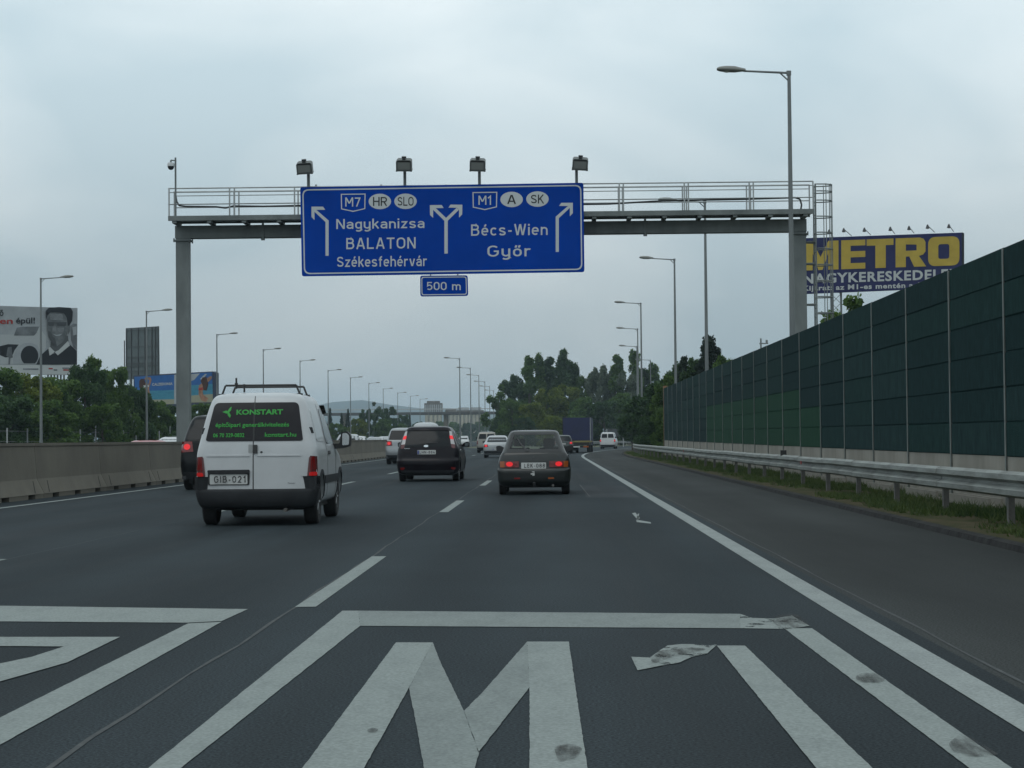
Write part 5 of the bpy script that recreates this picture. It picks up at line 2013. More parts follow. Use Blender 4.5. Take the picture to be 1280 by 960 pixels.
# ------------------------------------------------------------------ the white van
VAN_P = paint('van_white', (.46, .475, .485), 0, .35, .4)
vk = [(.26, .72, .10, 3.98, .12, .3, .06, .15), (.30, .80, .05, 4.06, .14, .35, .06, .18), (.42, .85, .045, 4.10, .15, .4, .06, .2), (.66, .865, .05, 4.10, .14, .4, .06, .2),
      (.80, .865, .055, 4.03, .13, .4, .06, .2), (.93, .862, .06, 3.72, .12, .35, .06, .2), (1.04, .845, .07, 3.28, .12, .3, .06, .2), (1.16, .815, .09, 3.02, .12, .25, .06, .15),
      (1.40, .758, .145, 2.66, .11, .2, .06, .12), (1.62, .695, .21, 2.32, .11, .2, .07, .1), (1.72, .658, .26, 2.14, .12, .2, .07, .1), (1.775, .60, .32, 1.98, .14, .2, .07, .1), (1.80, .50, .42, 1.8, .15, .2, .07, .1), (1.815, .32, .62, 1.5, .15, .2, .05, .1)]
van = Car('panel_van', 'white panel van with green lettering on its dark rear windows and a black roof rack', 'van', vk, VAN_P, (.68, 3.36), .305, .725, tyre_w=.2)


def vz(pts):
    return [((x - 490) / 442, (935 - y) / 442) for x, y in pts]


van.drape('rear_window', rpoly(vz([(172, 420), (222, 196), (748, 196), (782, 422), (768, 428), (186, 428)]), .07, 5), G_FILM, lift=.008)
van.drape('window_seal', [vz([(470, 196), (480, 196), (480, 428), (470, 428)])], M_BLACK, lift=.012)
van.drape('door_seam', vz([(470, 428), (476, 428), (476, 716), (470, 716)]), M_BLACK, lift=.004)
van.drape('door_seam', vz([(473, 140), (477, 140), (478, 196), (473, 196)]), M_BLACK, lift=.004)
hw = vz([(443, 448), (470, 448), (470, 498), (443, 498)])
van.drape('handle_recess', rpoly(hw, .01), mat('recess_grey', (.26, .27, .27), .5), lift=.004)
van.drape('door_handle', rpoly(vz([(472, 450), (500, 450), (500, 500), (472, 500)]), .012), M_BLACK, lift=.03, skirt=.03)
van.drape('lock', ellipse(*vz([(525, 494)])[0], .018, .012, 10), M_DGREY, lift=.006)
# swage lines pressed into the doors
van.drape('door_crease', [vz([(178, 511), (452, 511), (452, 519), (178, 519)]), vz([(500, 511), (772, 511), (772, 519), (500, 519)])], VAN_P, lift=.012, skirt=.016)
for mrr in (False, True):
    A = vz([(112, 522), (152, 518), (160, 530), (172, 640), (116, 642), (108, 640)])
    A = [(x, z) for x, z in A]
    if mrr:
        A = [(-x, z) for x, z in A][::-1]
    l_ = van.drape('tail_light', A, T_PINK, lift=.012, step=.04)
    sg_ = -1 if not mrr else 1
    van.drape('brake_lens', [[(sg_ * .845, .755), (sg_ * .80, .755), (sg_ * .79, .93), (sg_ * .82, .93)]], T_RED, lift=.017, parent=l_)
    van.drape('running_lens', [rpoly([(sg_ * .855, .672), (sg_ * .745, .672), (sg_ * .755, .725), (sg_ * .855, .725)], .02, 3)], T_SOFT, lift=.018, parent=l_)
    van.drape('inner_lens', [[(sg_ * .79, .74), (sg_ * .762, .74), (sg_ * .775, .92), (sg_ * .79, .92)]], T_RED, lift=.017, parent=l_)
# plate recess and plate
van.drape('plate_surround', rpoly(vz([(186, 602), (452, 600), (450, 690), (190, 690)]), .02), M_BLACK, lift=.01)
van.drape('plate_hood', rpoly(vz([(186, 600), (452, 598), (450, 622), (190, 624)]), .02), M_DGREY, lift=.045, skirt=.05)
plate(van, 'GIB-021', *vz([(320, 655)])[0], .535, .135, False, .02)
for px_, col_ in ((-.635, PL_B), (-.635, T_RED)):
    pass
van.letters('badge', 'Partner', *[(x - 490) / 442 for x in (690, 735)], (935 - 684) / 442, .016, M_DGREY, .005)
# bumper: wrap-around dark plastic
bk = [(.235, .74, .10, .36, .12, .02, .06, 0), (.25, .80, .05, .40, .14, .02, .06, 0), (.33, .845, .0, .42, .15, .02, .06, 0), (.42, .868, -.015, .42, .15, .02, .06, 0), (.48, .878, -.012, .42, .15, .02, .06, 0), (.497, .874, .01, .42, .15, .02, .06, 0), (.50, .865, .04, .41, .14, .02, .06, 0)]
v_, f_ = loft(bk, 2, 4)
mesh_obj('bumper', v_, f_, M_DGREY, van.t, 40)
for sx in (-1, 1):
    A = [(sx * .90, .49), (sx * .70, .49), (sx * .735, .668), (sx * .90, .668)]
    van.drape('bumper_corner', A, M_DGREY, lift=.025, step=.04, skirt=.04)
    van.drape('bumper_corner', [(.03, .49), (.36, .49), (.40, .60), (.36, .668), (.03, .668)], M_DGREY, 'right' if sx > 0 else 'left', lift=.022, skirt=.04)
MB().tube((.42, -.02, .215), (.42, .7, .23), .026, n=10).build('exhaust_pipe', M_RPOST, van.t, 40)
MB().box(-.7, .7, .5, 3.6, .2, .27).tube((-.62, .68, .305), (.62, .68, .305), .05, n=8).build('underbody', M_BLACK, van.t)
MB().box(-.55, .0, .1, .3, .24, .3).build('tow_bracket', M_BLACK, van.t)
for ax_ in ('right', 'left'):
    van.drape('side_window', rpoly([(1.62, 1.10), (2.62, 1.10), (2.28, 1.60), (1.66, 1.60)], .06), G_DARK, ax_, lift=.006)
    van.drape('cab_pillar', [[(2.62, 1.08), (2.88, 1.06), (2.34, 1.66), (2.24, 1.66)]], M_BLACK, ax_, lift=.008)
    van.drape('rub_strip', rpoly([(1.06, .55), (2.98, .55), (2.98, .66), (1.06, .66)], .02), M_DGREY, ax_, lift=.018)
    van.drape('door_seam', [(1.52, .36), (1.528, .36), (1.528, 1.66), (1.52, 1.66)], M_BLACK, ax_, lift=.003)
    van.drape('door_seam', [(2.72, .36), (2.728, .36), (2.728, 1.04), (2.72, 1.04)], M_BLACK, ax_, lift=.003)
    van.drape('door_handle', rpoly([(1.64, .95), (1.84, .95), (1.84, 1.0), (1.64, 1.0)], .02), M_BLACK, ax_, lift=.02)
    van.drape('quarter_window', rpoly([(.42, 1.14), (1.44, 1.13), (1.44, 1.58), (.52, 1.58)], .07), VAN_P, ax_, lift=.008)
    van.drape('rear_pillar_hinge', [[(.20, 1.25), (.24, 1.25), (.24, 1.33), (.20, 1.33)]], M_DGREY, ax_, lift=.014)
for sx in (-1, 1):
    for yc in (.68, 3.36):
        mb = MB()
        r0_, r1_ = .365, .43
        pts = [(yc + r0_ * math.cos(t), .325 + r0_ * math.sin(t)) for t in np.linspace(-.1, math.pi + .1, 16)]
        pto = [(yc + r1_ * math.cos(t), .325 + r1_ * math.sin(t)) for t in np.linspace(-.1, math.pi + .1, 16)]
        van.drape('wheel_arch_trim', pts + pto[::-1], M_DGREY, 'right' if sx > 0 else 'left', lift=.014, step=.3)
    mb = MB()
    mb.prism(rpoly([(.83, 1.02), (.98, 1.03), (1.09, 1.06), (1.10, 1.22), (1.05, 1.28), (.95, 1.27), (.93, 1.10), (.83, 1.10)], .03, 3), 2.72, 2.92)
    o = mb.build('door_mirror', M_BLACK, van.t, 40)
    if sx < 0:
        o.scale = (-1, 1, 1)
    g_ = MB().prism(rpoly([(.97, 1.07), (1.07, 1.08), (1.08, 1.21), (1.04, 1.255), (.97, 1.25)], .02, 3), 2.705, 2.72).build('mirror_glass', CHROME, o)
# green lettering on the glass
for tx, a, b_2, bs, tp_, bo in (('KONSTART', 362, 654, 268, 240, .035), ('építőipari generálkivitelezés', 232, 694, 342, 318, .015), ('06 70 329-0832', 219, 417, 403, 381, .02), ('konstart.hu', 545, 740, 403, 378, .015)):
    van.letters('lettering', tx, (a - 490) / 442, (b_2 - 490) / 442, (935 - bs) / 442, (bs - tp_) / 442, GREEN_T, bo, lift=.017)
lg = []
for p in ([(272, 252), (296, 243), (318, 252), (300, 262)], [(304, 248), (320, 226), (331, 220), (328, 240), (316, 256)], [(304, 256), (318, 256), (328, 274), (322, 288), (308, 272)]):
    lg.append(vz(p))
van.drape('logo', lg, GREEN_T, lift=.017, skirt=0)
# roof rack
for yb, z in ((.62, 1.915), (1.55, 1.915)):
    mb = MB()
    mb.path([(-.56, yb, 1.79), (-.51, yb, z), (.51, yb, z), (.56, yb, 1.79)], .0145, 8)
    mb.box(-.60, -.52, yb - .05, yb + .05, 1.755, 1.80).box(.52, .60, yb - .05, yb + .05, 1.755, 1.80)
    rk_ = mb.build('roof_rack_bar', M_BLACK, van.t)
    rk = rk_ if yb < 1 else rk
MB().tube((-.355, .62, 1.87), (-.355, .62, 2.02), .014, n=8).tube((-.355, .62, 1.90), (-.355, .62, 1.95), .024, n=8).build('rack_stop', M_BLACK, rk)
MB().tube((-.24, .62, 1.82), (-.24, .62, 1.935), .014, n=8).build('rack_stop', M_BLACK, rk)
gp = ground(320.5, 655)
van.put(gp.x + .10, gp.y - .68 - .05, R(.7))
van.t.scale = (1.0, 1.0, 1.045)

# ------------------------------------------------------------------ black compact MPV
CM_P = paint('black_purple', (.006, .004, .007), .0, .35, .22, .12)
ck = [(.20, .74, .10, 4.12, .2, .4, .08, .2), (.24, .84, .05, 4.22, .22, .5, .1, .25), (.34, .885, .02, 4.28, .25, .5, .12, .25), (.52, .90, .0, 4.30, .25, .5, .13, .25), (.60, .905, .01, 4.28, .25, .5, .13, .25), (.66, .90, .05, 4.2, .24, .5, .13, .25),
      (.82, .885, .07, 4.02, .22, .45, .13, .25), (.94, .865, .09, 3.6, .2, .4, .13, .25), (1.03, .835, .11, 3.25, .18, .3, .13, .2), (1.20, .765, .18, 2.85, .17, .25, .13, .15), (1.38, .69, .29, 2.5, .16, .2, .12, .12), (1.48, .64, .36, 2.28, .16, .2, .12, .1), (1.54, .585, .42, 2.12, .17, .2, .11, .1), (1.57, .50, .56, 1.9, .17, .2, .1, .1), (1.585, .3, .8, 1.6, .15, .2, .05, .1)]
cmx = Car('black_car', 'black high-roofed hatchback with tall rear lights beside the white van', 'car', ck, CM_P, (.78, 3.42), .32, .765)


def cz(pts):
    return [((x - 612) / 462, (870 - y) / 462) for x, y in pts]


cmx.drape('rear_window', rpoly(cz([(292, 415), (338, 194), (866, 194), (892, 415)]), .05, 4), G_DARK, lift=.008)
cmx.drape('roof_spoiler', [cz([(335, 168), (880, 168), (872, 196), (338, 196)])], CM_P, lift=.03, skirt=.05)
for mrr in (False, True):
    A = cz([(308, 208), (334, 206), (322, 300), (300, 425), (276, 436), (250, 432), (256, 385), (284, 285)])
    segs = [(cz([(308, 208), (334, 206), (329, 262), (292, 264)]), T_CLR), (cz([(291, 267), (328, 265), (322, 310), (274, 316)]), T_LIT), (cz([(273, 320), (321, 314), (310, 372), (258, 378)]), T_CLR), (cz([(257, 382), (309, 376), (300, 425), (276, 436), (250, 432)]), T_PINK)]
    if mrr:
        A = mirror(A)
        segs = [(mirror(p), m) for p, m in segs]
    l_ = cmx.drape('tail_light', A, T_CLR, lift=.012, step=.04)
    for p, m in segs[1:2] + segs[3:]:
        cmx.drape('lens', p, m, lift=.017, step=.04, parent=l_)
    B = cz([(250, 685), (305, 680), (308, 700), (280, 716), (252, 710)])
    cmx.drape('reflector', mirror(B) if mrr else B, T_RED, lift=.012)
cmx.drape('tailgate_crease', [cz([(230, 600), (980, 600), (975, 640), (620, 652), (240, 640)])], CM_P, lift=.025, skirt=.035)
cmx.drape('lower_valance', [cz([(255, 722), (960, 722), (945, 772), (270, 772)])], M_DGREY, lift=.012)
cmx.drape('emblem', ellipse(*cz([(590, 402)])[0], .066, .032, 18), CHROME, lift=.014)
cmx.letters('badge', 'FOCUS', *[(x - 612) / 462 for x in (302, 372)], (870 - 437) / 462, .02, CHROME, .01)
plate(cmx, 'LHN-884', *cz([(597, 483)])[0], .525, .12)
cmx.drape('rear_wiper', [cz([(580, 372), (600, 352), (740, 352), (742, 358), (605, 360)])], M_BLACK, lift=.02)
MB().box(-.7, .7, .45, 3.7, .17, .22).tube((-.65, .78, .32), (.65, .78, .32), .05, n=8).build('underbody', M_BLACK, cmx.t)
for ax_ in ('right', 'left'):
    cmx.drape('side_window', rpoly([(.66, 1.05), (3.0, .99), (2.42, 1.42), (.88, 1.44)], .06), G_DARK, ax_, lift=.006)
    cmx.drape('door_pillar', [[(1.05, 1.03), (1.13, 1.03), (1.17, 1.43), (1.09, 1.43)], [(1.95, 1.0), (2.03, 1.0), (2.02, 1.43), (1.94, 1.43)]], M_BLACK, ax_, lift=.011)
    cmx.drape('door_handle', rpoly([(1.15, .86), (1.36, .86), (1.36, .9), (1.15, .9)], .015), CHROME, ax_, lift=.02)
    cmx.drape('door_seam', [[(1.98, .3), (1.988, .3), (1.988, 1.0), (1.98, 1.0)], [(1.0, .62), (1.008, .62), (1.05, 1.0), (1.042, 1.0)]], M_BLACK, ax_, lift=.003)
for sx in (-1, 1):
    o = MB().prism(rpoly([(.84, .98), (.92, .97), (1.06, .98), (1.07, 1.10), (1.0, 1.13), (.92, 1.10), (.84, 1.03)], .03, 3), 2.62, 2.82).build('door_mirror', CM_P, cmx.t, 40)
    MB().prism(rpoly([(.94, .995), (1.045, 1.0), (1.05, 1.09), (.94, 1.09)], .02, 3), 2.608, 2.62).build('mirror_glass', mat('mirror_dark', (.12, .14, .15), .1, .6), o)
    o.scale = (sx, 1, 1)
gp = ground(536.8, 601.4)
cmx.put(gp.x, gp.y - .78, R(-.3))

# ------------------------------------------------------------------ dark grey hatchback with see-through cabin
SW_P = paint('grey_green_metallic', (.010, .0125, .012), .0, .4, .6, .3)
sk = [(.18, .66, .12, 3.66, .15, .35, .05, .15), (.22, .74, .05, 3.72, .16, .4, .06, .18), (.32, .775, .0, 3.76, .17, .45, .07, .2), (.50, .785, .0, 3.77, .17, .45, .07, .2), (.545, .785, .015, 3.75, .16, .45, .07, .2), (.58, .78, .045, 3.73, .14, .45, .07, .2),
      (.70, .765, .05, 3.6, .13, .4, .07, .2), (.80, .74, .065, 3.3, .13, .35, .07, .2), (.885, .70, .09, 2.85, .12, .3, .07, .2), (.93, .675, .13, 2.72, .12, .25, .07, .15), (1.10, .61, .33, 2.42, .11, .2, .07, .12), (1.25, .56, .52, 2.14, .11, .2, .06, .1), (1.32, .53, .60, 2.02, .11, .2, .06, .1), (1.355, .50, .655, 1.94, .11, .2, .06, .1), (1.375, .44, .74, 1.85, .12, .2, .05, .1), (1.385, .30, .95, 1.65, .1, .1, .03, .05)]


def scz(pts):
    return [((x - 622) / 613, (935 - y) / 613) for x, y in pts]


# cabin hollow and window openings
cavk = [(.55, .66, .42, 3.0, .1, .1, .03, .1), (.90, .64, .30, 2.66, .1, .1, .03, .1), (1.10, .57, .42, 2.33, .08, .1, .03, .08), (1.27, .49, .63, 2.06, .08, .1, .03, .08)]
cav = loft(cavk, 2, 8, 3, 4)
wr_poly = rpoly([(-.535, .955), (.535, .955), (.435, 1.285), (-.435, 1.285)], .03, 3)
wmb = MB().prism(wr_poly, -.3, 3.2)
sw_side = MB()
pts_s = [(.62, .96), (2.42, .96), (2.02, 1.26), (.76, 1.26)]
n4 = len(pts_s)
sw_side.add([(-1.2, y, z) for y, z in pts_s] + [(1.2, y, z) for y, z in pts_s], [tuple(range(n4)), tuple(range(n4, 2 * n4))[::-1]] + [(i, n4 + i, n4 + (i + 1) % n4, (i + 1) % n4) for i in range(n4)])
sw = Car('grey_hatchback', 'old dark grey hatchback with lit red rear lights in the right lane', 'car', sk, SW_P, (.60, 2.86), .275, .675, cuts=[(wmb.v, wmb.f), (sw_side.v, sw_side.f)], cavity=cav, tyre_w=.165)
G_SEE = bpy.data.materials.new('clear_car_glass')
G_SEE.use_nodes = True
nt, b_p = nodes_of(G_SEE)
tr_ = nt.nodes.new('ShaderNodeBsdfTransparent')
tr_.inputs['Color'].default_value = (.80, .83, .82, 1)
gl_ = nt.nodes.new('ShaderNodeBsdfGlossy')
gl_.inputs['Roughness'].default_value = .04
fr_ = nt.nodes.new('ShaderNodeFresnel')
fr_.inputs['IOR'].default_value = 1.45
ms_ = nt.nodes.new('ShaderNodeMixShader')
nt.links.new(fr_.outputs['Fac'], ms_.inputs['Fac'])
nt.links.new(tr_.outputs['BSDF'], ms_.inputs[1])
nt.links.new(gl_.outputs['BSDF'], ms_.inputs[2])
nt.links.new(ms_.outputs['Shader'], nt.nodes['Material Output'].inputs['Surface'])


def ringpoly(outer, inner):
    return [[outer[i], outer[(i + 1) % len(outer)], inner[(i + 1) % len(inner)], inner[i]] for i in range(len(outer))]


wo = rpoly([(-.585, .912), (.585, .912), (.475, 1.325), (-.475, 1.325)], .03, 3)
wi = rpoly([(-.525, .975), (.525, .975), (.43, 1.28), (-.43, 1.28)], .03, 3)
sw.drape('rear_window', wi, G_SEE, lift=.0, skirt=0)
sw.drape('window_seal', ringpoly(wo, wi), M_BLACK, lift=.006, step=.2, skirt=.02)
sw.drape('windscreen', rpoly([(-.54, .95), (.54, .95), (.43, 1.285), (-.43, 1.285)], .03, 3), G_SEE, 'front', lift=-.01, skirt=0)
for ax_ in ('right', 'left'):
    sw.drape('side_window', [pts_s], G_SEE, ax_, lift=-.004, skirt=0)
    sw.drape('door_pillar', [[(1.32, .95), (1.42, .95), (1.42, 1.27), (1.34, 1.27)], [(.62, .95), (.68, .95), (.82, 1.27), (.76, 1.27)]], M_BLACK, ax_, lift=.004)
    sw.drape('door_handle', rpoly([(1.45, .80), (1.6, .80), (1.6, .84), (1.45, .84)], .015), M_BLACK, ax_, lift=.02)
mb = MB()
for x in (-.33, .33):
    for y, zt2 in ((1.62, 1.06),):
        mb.box(x - .22, x + .22, y - .07, y + .07, .5, 1.0)
        mb.box(x - .12, x + .12, y - .04, y + .04, 1.03, 1.2)
mb.box(-.58, .58, .75, .9, .5, .97)
mb.box(.2, .42, .78, .86, .97, 1.16)
mb.build('seats', mat('seat_cloth', (.028, .03, .032), .9), sw.t)
sw.drape('rear_wiper', [scz([(392, 196), (404, 190), (470, 282), (545, 352), (520, 366), (455, 290)])], M_BLACK, lift=.022, skirt=.012)
sw.drape('wiper_pivot', [ellipse(*scz([(532, 352)])[0], .035, .028, 12)], M_BLACK, lift=.03)
for mrr in (False, True):
    parts = [(scz([(174, 495), (236, 495), (236, 574), (178, 574)]), T_AMB), (scz([(238, 495), (348, 495), (348, 574), (238, 574)]), T_RED), (scz([(350, 495), (424, 495), (424, 574), (350, 574)]), T_RED)]
    base_ = scz([(170, 491), (430, 491), (430, 579), (172, 579)])
    if mrr:
        base_ = mirror(base_)
        parts = [(mirror(p), m) for p, m in parts]
    l_ = sw.drape('tail_light', base_, M_BLACK, lift=.008, step=.04)
    for p, m in parts:
        sw.drape('lens', rpoly(p, .01, 2), m, lift=.016, step=.04, parent=l_)
    gx, gz = scz([(300, 532)])[0]
    gx = -gx if mrr else gx
    sw.drape('lit_bulb', ellipse(gx, gz, .075, .05, 16), T_LIT, lift=.019, step=.04, parent=l_)
    B = scz([(362, 708), (440, 708), (440, 728), (362, 728)])
    sw.drape('bumper_light', mirror(B) if mrr else B, T_RED if not mrr else T_AMB, lift=.006)
plate(sw, 'LEK-088', *scz([(616, 553)])[0], .53, .13, False)
sw.drape('bumper_line', [scz([(150, 748), (1095, 748), (1092, 760), (152, 760)])], SW_P, lift=.02, skirt=.03)
sw.drape('bumper_gap', [scz([(160, 584), (1085, 584), (1085, 592), (160, 592)])], M_BLACK, lift=.004)
sw.drape('emblem', [scz(p) for p in ([(590, 628), (625, 626), (630, 646), (612, 640)], [(576, 654), (606, 644), (630, 652), (628, 684), (600, 684), (600, 668), (580, 672)])], PL_W, lift=.01, skirt=0)
sw.drape('high_mark', [scz([(600, 436), (625, 436), (625, 450), (600, 450)])], M_BLACK, lift=.008)
MB().tube((0.0, .02, .19), (0.0, .5, .22), .03, n=8).lathe([(.02, 0), (.032, .03), (.03, .06), (.01, .075)], 10, (0, -.03, .2)).build('tow_bar', M_BLACK, sw.t, 40)
MB().tube((.40, .02, .2), (.40, .7, .21), .028, n=8).build('exhaust_pipe', M_RPOST, sw.t, 40)
MB().box(-.6, .6, .35, 3.3, .15, .19).tube((-.6, .6, .275), (.6, .6, .275), .04, n=8).build('underbody', M_BLACK, sw.t)
for sx in (-1, 1):
    o = MB().prism(rpoly([(.66, .93), (.74, .92), (.86, .93), (.87, 1.03), (.80, 1.05), (.74, 1.03), (.66, .98)], .02, 3), 2.25, 2.4).build('door_mirror', M_BLACK, sw.t, 40)
    o.scale = (sx, 1, 1)
gp = ground(668.2, 617.7)
sw.put(gp.x, gp.y - .60, 0)


# ------------------------------------------------------------------ other traffic, from one adaptable builder
def generic(name, label, W, H, L_, paint_m, style, window_m=G_DARK, lit=True, plate_txt=None, light_m=None, cat='car', group=None):
    h = W / 2
    if style == 'sedan':
        keys = [(.18, .84 * h, .10, L_ - .1, .2, .4, .1, .2), (.24, .95 * h, .03, L_ - .02, .22, .45, .1, .25), (.5, h, .0, L_, .22, .45, .12, .25), (.58 * H, h * .99, .02, L_ - .08, .2, .4, .12, .25), (.655 * H, h * .96, .10, L_ - .55, .18, .35, .12, .2),
                (.68 * H, h * .92, .42, L_ - 1.25, .16, .25, .1, .15), (.80 * H, h * .82, .72, L_ - 1.65, .15, .2, .1, .12), (.93 * H, h * .70, 1.12, L_ - 2.1, .15, .2, .08, .1), (.985 * H, h * .58, 1.4, L_ - 2.4, .15, .2, .06, .1), (H, h * .35, 1.7, L_ - 2.6, .12, .1, .05, .05)]
        win = [(-h * .74, .70 * H), (h * .74, .70 * H), (h * .62, .93 * H), (-h * .62, .93 * H)]
        lz = (.47 * H, .60 * H)
        side = [(.85, .69 * H), (L_ - 1.5, .68 * H), (L_ - 2.1, .91 * H), (1.3, .92 * H)]
        pz = .38 * H
    elif style == 'suv':
        keys = [(.28, .84 * h, .10, L_ - .1, .2, .4, .08, .2), (.34, .95 * h, .03, L_ - .02, .22, .45, .1, .25), (.6, h, .0, L_, .22, .45, .1, .25), (.50 * H, h * .995, .05, L_ - .08, .2, .4, .1, .25), (.60 * H, h * .97, .07, L_ - .6, .18, .35, .1, .2),
                (.66 * H, h * .92, .10, L_ - 1.35, .16, .25, .1, .15), (.82 * H, h * .83, .24, L_ - 1.75, .15, .2, .1, .12), (.93 * H, h * .75, .36, L_ - 2.1, .15, .2, .08, .1), (.98 * H, h * .66, .46, L_ - 2.3, .15, .2, .06, .1), (H, h * .45, .8, L_ - 2.5, .12, .1, .05, .05)]
        win = [(-h * .82, .67 * H), (h * .82, .67 * H), (h * .70, .93 * H), (-h * .70, .93 * H)]
        lz = (.50 * H, .645 * H)
        side = [(.45, .675 * H), (L_ - 1.5, .665 * H), (L_ - 2.05, .92 * H), (.6, .93 * H)]
        pz = .53 * H
    else:
        keys = [(.24, .84 * h, .10, L_ - .1, .15, .4, .06, .2), (.3, .95 * h, .03, L_ - .02, .17, .45, .06, .25), (.55, h, .0, L_, .17, .45, .06, .25), (.45 * H, h, .03, L_ - .1, .15, .4, .06, .25), (.55 * H, h * .985, .05, L_ - .5, .14, .35, .06, .2),
                (.63 * H, h * .95, .07, L_ - 1.0, .13, .25, .06, .15), (.82 * H, h * .86, .13, L_ - 1.5, .12, .2, .06, .12), (.93 * H, h * .79, .19, L_ - 1.8, .12, .2, .06, .1), (.98 * H, h * .70, .28, L_ - 2.0, .13, .2, .06, .1), (H, h * .5, .5, L_ - 2.2, .12, .1, .05, .05)]
        win = None
        lz = (.40 * H, .58 * H)
        side = [(.4, .645 * H), (L_ - 1.25, .64 * H), (L_ - 1.8, .90 * H), (.5, .91 * H)]
        pz = .36 * H
    wr_ = {'sedan': .31, 'suv': .37}.get(style, .31)
    c = Car(name, label, cat, keys, paint_m, (.8 if style != 'van' else .7, L_ - .88), wr_, h - .13, group=group, sub=2, tyre_w=.22 if style == 'suv' else .19)
    if win:
        c.drape('rear_window', rpoly(win, .06, 4), window_m, lift=.008, step=.15)
    else:
        for sx in (-1, 1):
            pw = [(sx * h * .06, .66 * H), (sx * h * .80, .66 * H), (sx * h * .70, .90 * H), (sx * h * .06, .90 * H)]
            c.drape('rear_window', rpoly(pw, .06, 4), window_m, lift=.008, step=.15)
    for sx in (-1, 1):
        if style == 'van':
            p = [(sx * h * .99, lz[0]), (sx * h * .84, lz[0]), (sx * h * .84, lz[1]), (sx * h * .97, lz[1])]
        else:
            p = [(sx * h * .97, lz[0]), (sx * h * .62, lz[0] + .02), (sx * h * .66, lz[1]), (sx * h * .94, lz[1])]
        l_ = c.drape('tail_light', p, light_m or T_RED, lift=.014, step=.08)
        if lit and light_m is None:
            cx_ = sum(q_[0] for q_ in p) / 4
            cz_ = sum(q_[1] for q_ in p) / 4
            c.drape('lit_bulb', ellipse(cx_, cz_, .085, .075, 14), T_LIT, lift=.02, step=.08, parent=l_)
    c.drape('bumper', rpoly([(-h * .93, .27), (h * .93, .27), (h * .96, .45), (-h * .96, .45)], .04), M_DGREY, lift=.02, step=.12, skirt=.04)
    if plate_txt:
        plate(c, plate_txt, 0, pz, .52, .115)
    for ax_ in ('right', 'left'):
        c.drape('side_window', rpoly(side, .06, 3), window_m, ax_, lift=.006, step=.25)
    c.drape('windscreen', rpoly([(-h * .72, .70 * H), (h * .72, .70 * H), (h * .6, .92 * H), (-h * .6, .92 * H)], .05, 3), window_m, 'front', lift=.006, step=.2)
    for sx in (-1, 1):
        o = MB().prism(rpoly([(h * .9, .66 * H), (h + .13, .66 * H), (h + .14, .75 * H), (h * .98, .76 * H)], .03, 3), L_ - 1.55, L_ - 1.4).build('door_mirror', M_BLACK, c.t, 40)
        o.scale = (sx, 1, 1)
        c.drape('headlight', [(sx * h * .92, .40 * H), (sx * h * .55, .38 * H), (sx * h * .58, .47 * H), (sx * h * .9, .50 * H)], T_CLR, 'front', lift=.012, step=.1)
    MB().box(-h * .8, h * .8, .4, L_ - .5, .17, .28).build('underbody', M_BLACK, c.t)
    c.wh = .8 if style != 'van' else .7
    return c


SIL = paint('silver_metallic', (.27, .285, .295), .5, .34, .6)
SIL2 = paint('light_silver', (.32, .335, .34), .4, .34, .6)
BLK = paint('black_gloss', (.006, .007, .008), .0, .35, .22, .12)
BEI = paint('beige_metallic', (.22, .21, .185), .4, .36, .5)
DGR = paint('dark_green', (.012, .022, .02), .1, .3, .4)
WHT = paint('plain_white', (.42, .43, .43), 0, .38, .5)
RED = paint('plain_red', (.26, .02, .02), 0, .38, .5)


def park(c, px, py, rz=0.0, x=None):
    g_ = ground(px, py)
    c.put(g_.x if x is None else x, g_.y - c.wh, rz)
    return g_


c = generic('suv', 'black four-wheel drive half hidden behind the white van, left brake light glowing', 1.84, 1.86, 4.7, BLK, 'suv')
g_ = ground(237, 612)
c.put(g_.x + .92 - .12, g_.y - .8)
c = generic('suv', 'silver off-road car with lit red lights beside the concrete barrier', 1.9, 1.78, 4.75, SIL, 'suv', plate_txt='KHR-501')
g_ = ground(487, 580.3)
c.put(g_.x + .95 - .16, g_.y - .8, R(-.5))
# car with a roof box ahead of them, mostly hidden
c = generic('silver_estate', 'car carrying a pale roof box, hidden behind the black hatchback', 1.74, 1.55, 4.5, SIL2, 'suv')
g_ = at_y(529, 533, 76)
c.put(g_.x, 76)
mb = MB()
bkx = [(1.59, .36, .95, 2.85, .12, .2, .04, .1), (1.61, .44, .85, 2.95, .14, .25, .05, .12), (1.71, .45, .83, 3.0, .14, .3, .05, .15), (1.83, .38, .95, 2.85, .14, .3, .05, .15), (1.88, .2, 1.2, 2.5, .1, .1, .03, .1)]
v_, f_ = loft(bkx, 2, 6, 4, 4)
rb = mesh_obj('roof_box', v_, f_, mat('roof_box_grey', (.42, .44, .45), .4), None, 50)
rb.location = c.t.location
tag(rb, 'pale grey streamlined roof box above the black hatchback roofline', 'roof box')
for yy in (1.25, 2.5):
    MB().tube((-.55, yy, 1.575), (.55, yy, 1.575), .016, n=6).box(-.58, -.52, yy - .03, yy + .03, 1.44, 1.58).box(.52, .58, yy - .03, yy + .03, 1.44, 1.58).build('roof_bar', M_BLACK, c.t)
c = generic('silver_saloon', 'silver saloon ahead between the beige van and the grey hatchback', 1.74, 1.42, 4.4, SIL2, 'sedan', plate_txt='HTA-412')
g_ = ground(606.5, 572.2)
c.put(g_.x + .87 - .1, g_.y - .8)
c = generic('beige_van', 'small beige van with dark rear windows far ahead in the middle lane', 1.78, 1.82, 4.3, BEI, 'van', light_m=T_PINK)
g_ = ground(597.5, 566)
c.put(g_.x + .89 - .1, g_.y - .7)
c = generic('dark_hatchback', 'dark green car with a glowing red light right of the grey hatchback', 1.70, 1.45, 4.1, DGR, 'suv', plate_txt='GRB-210')
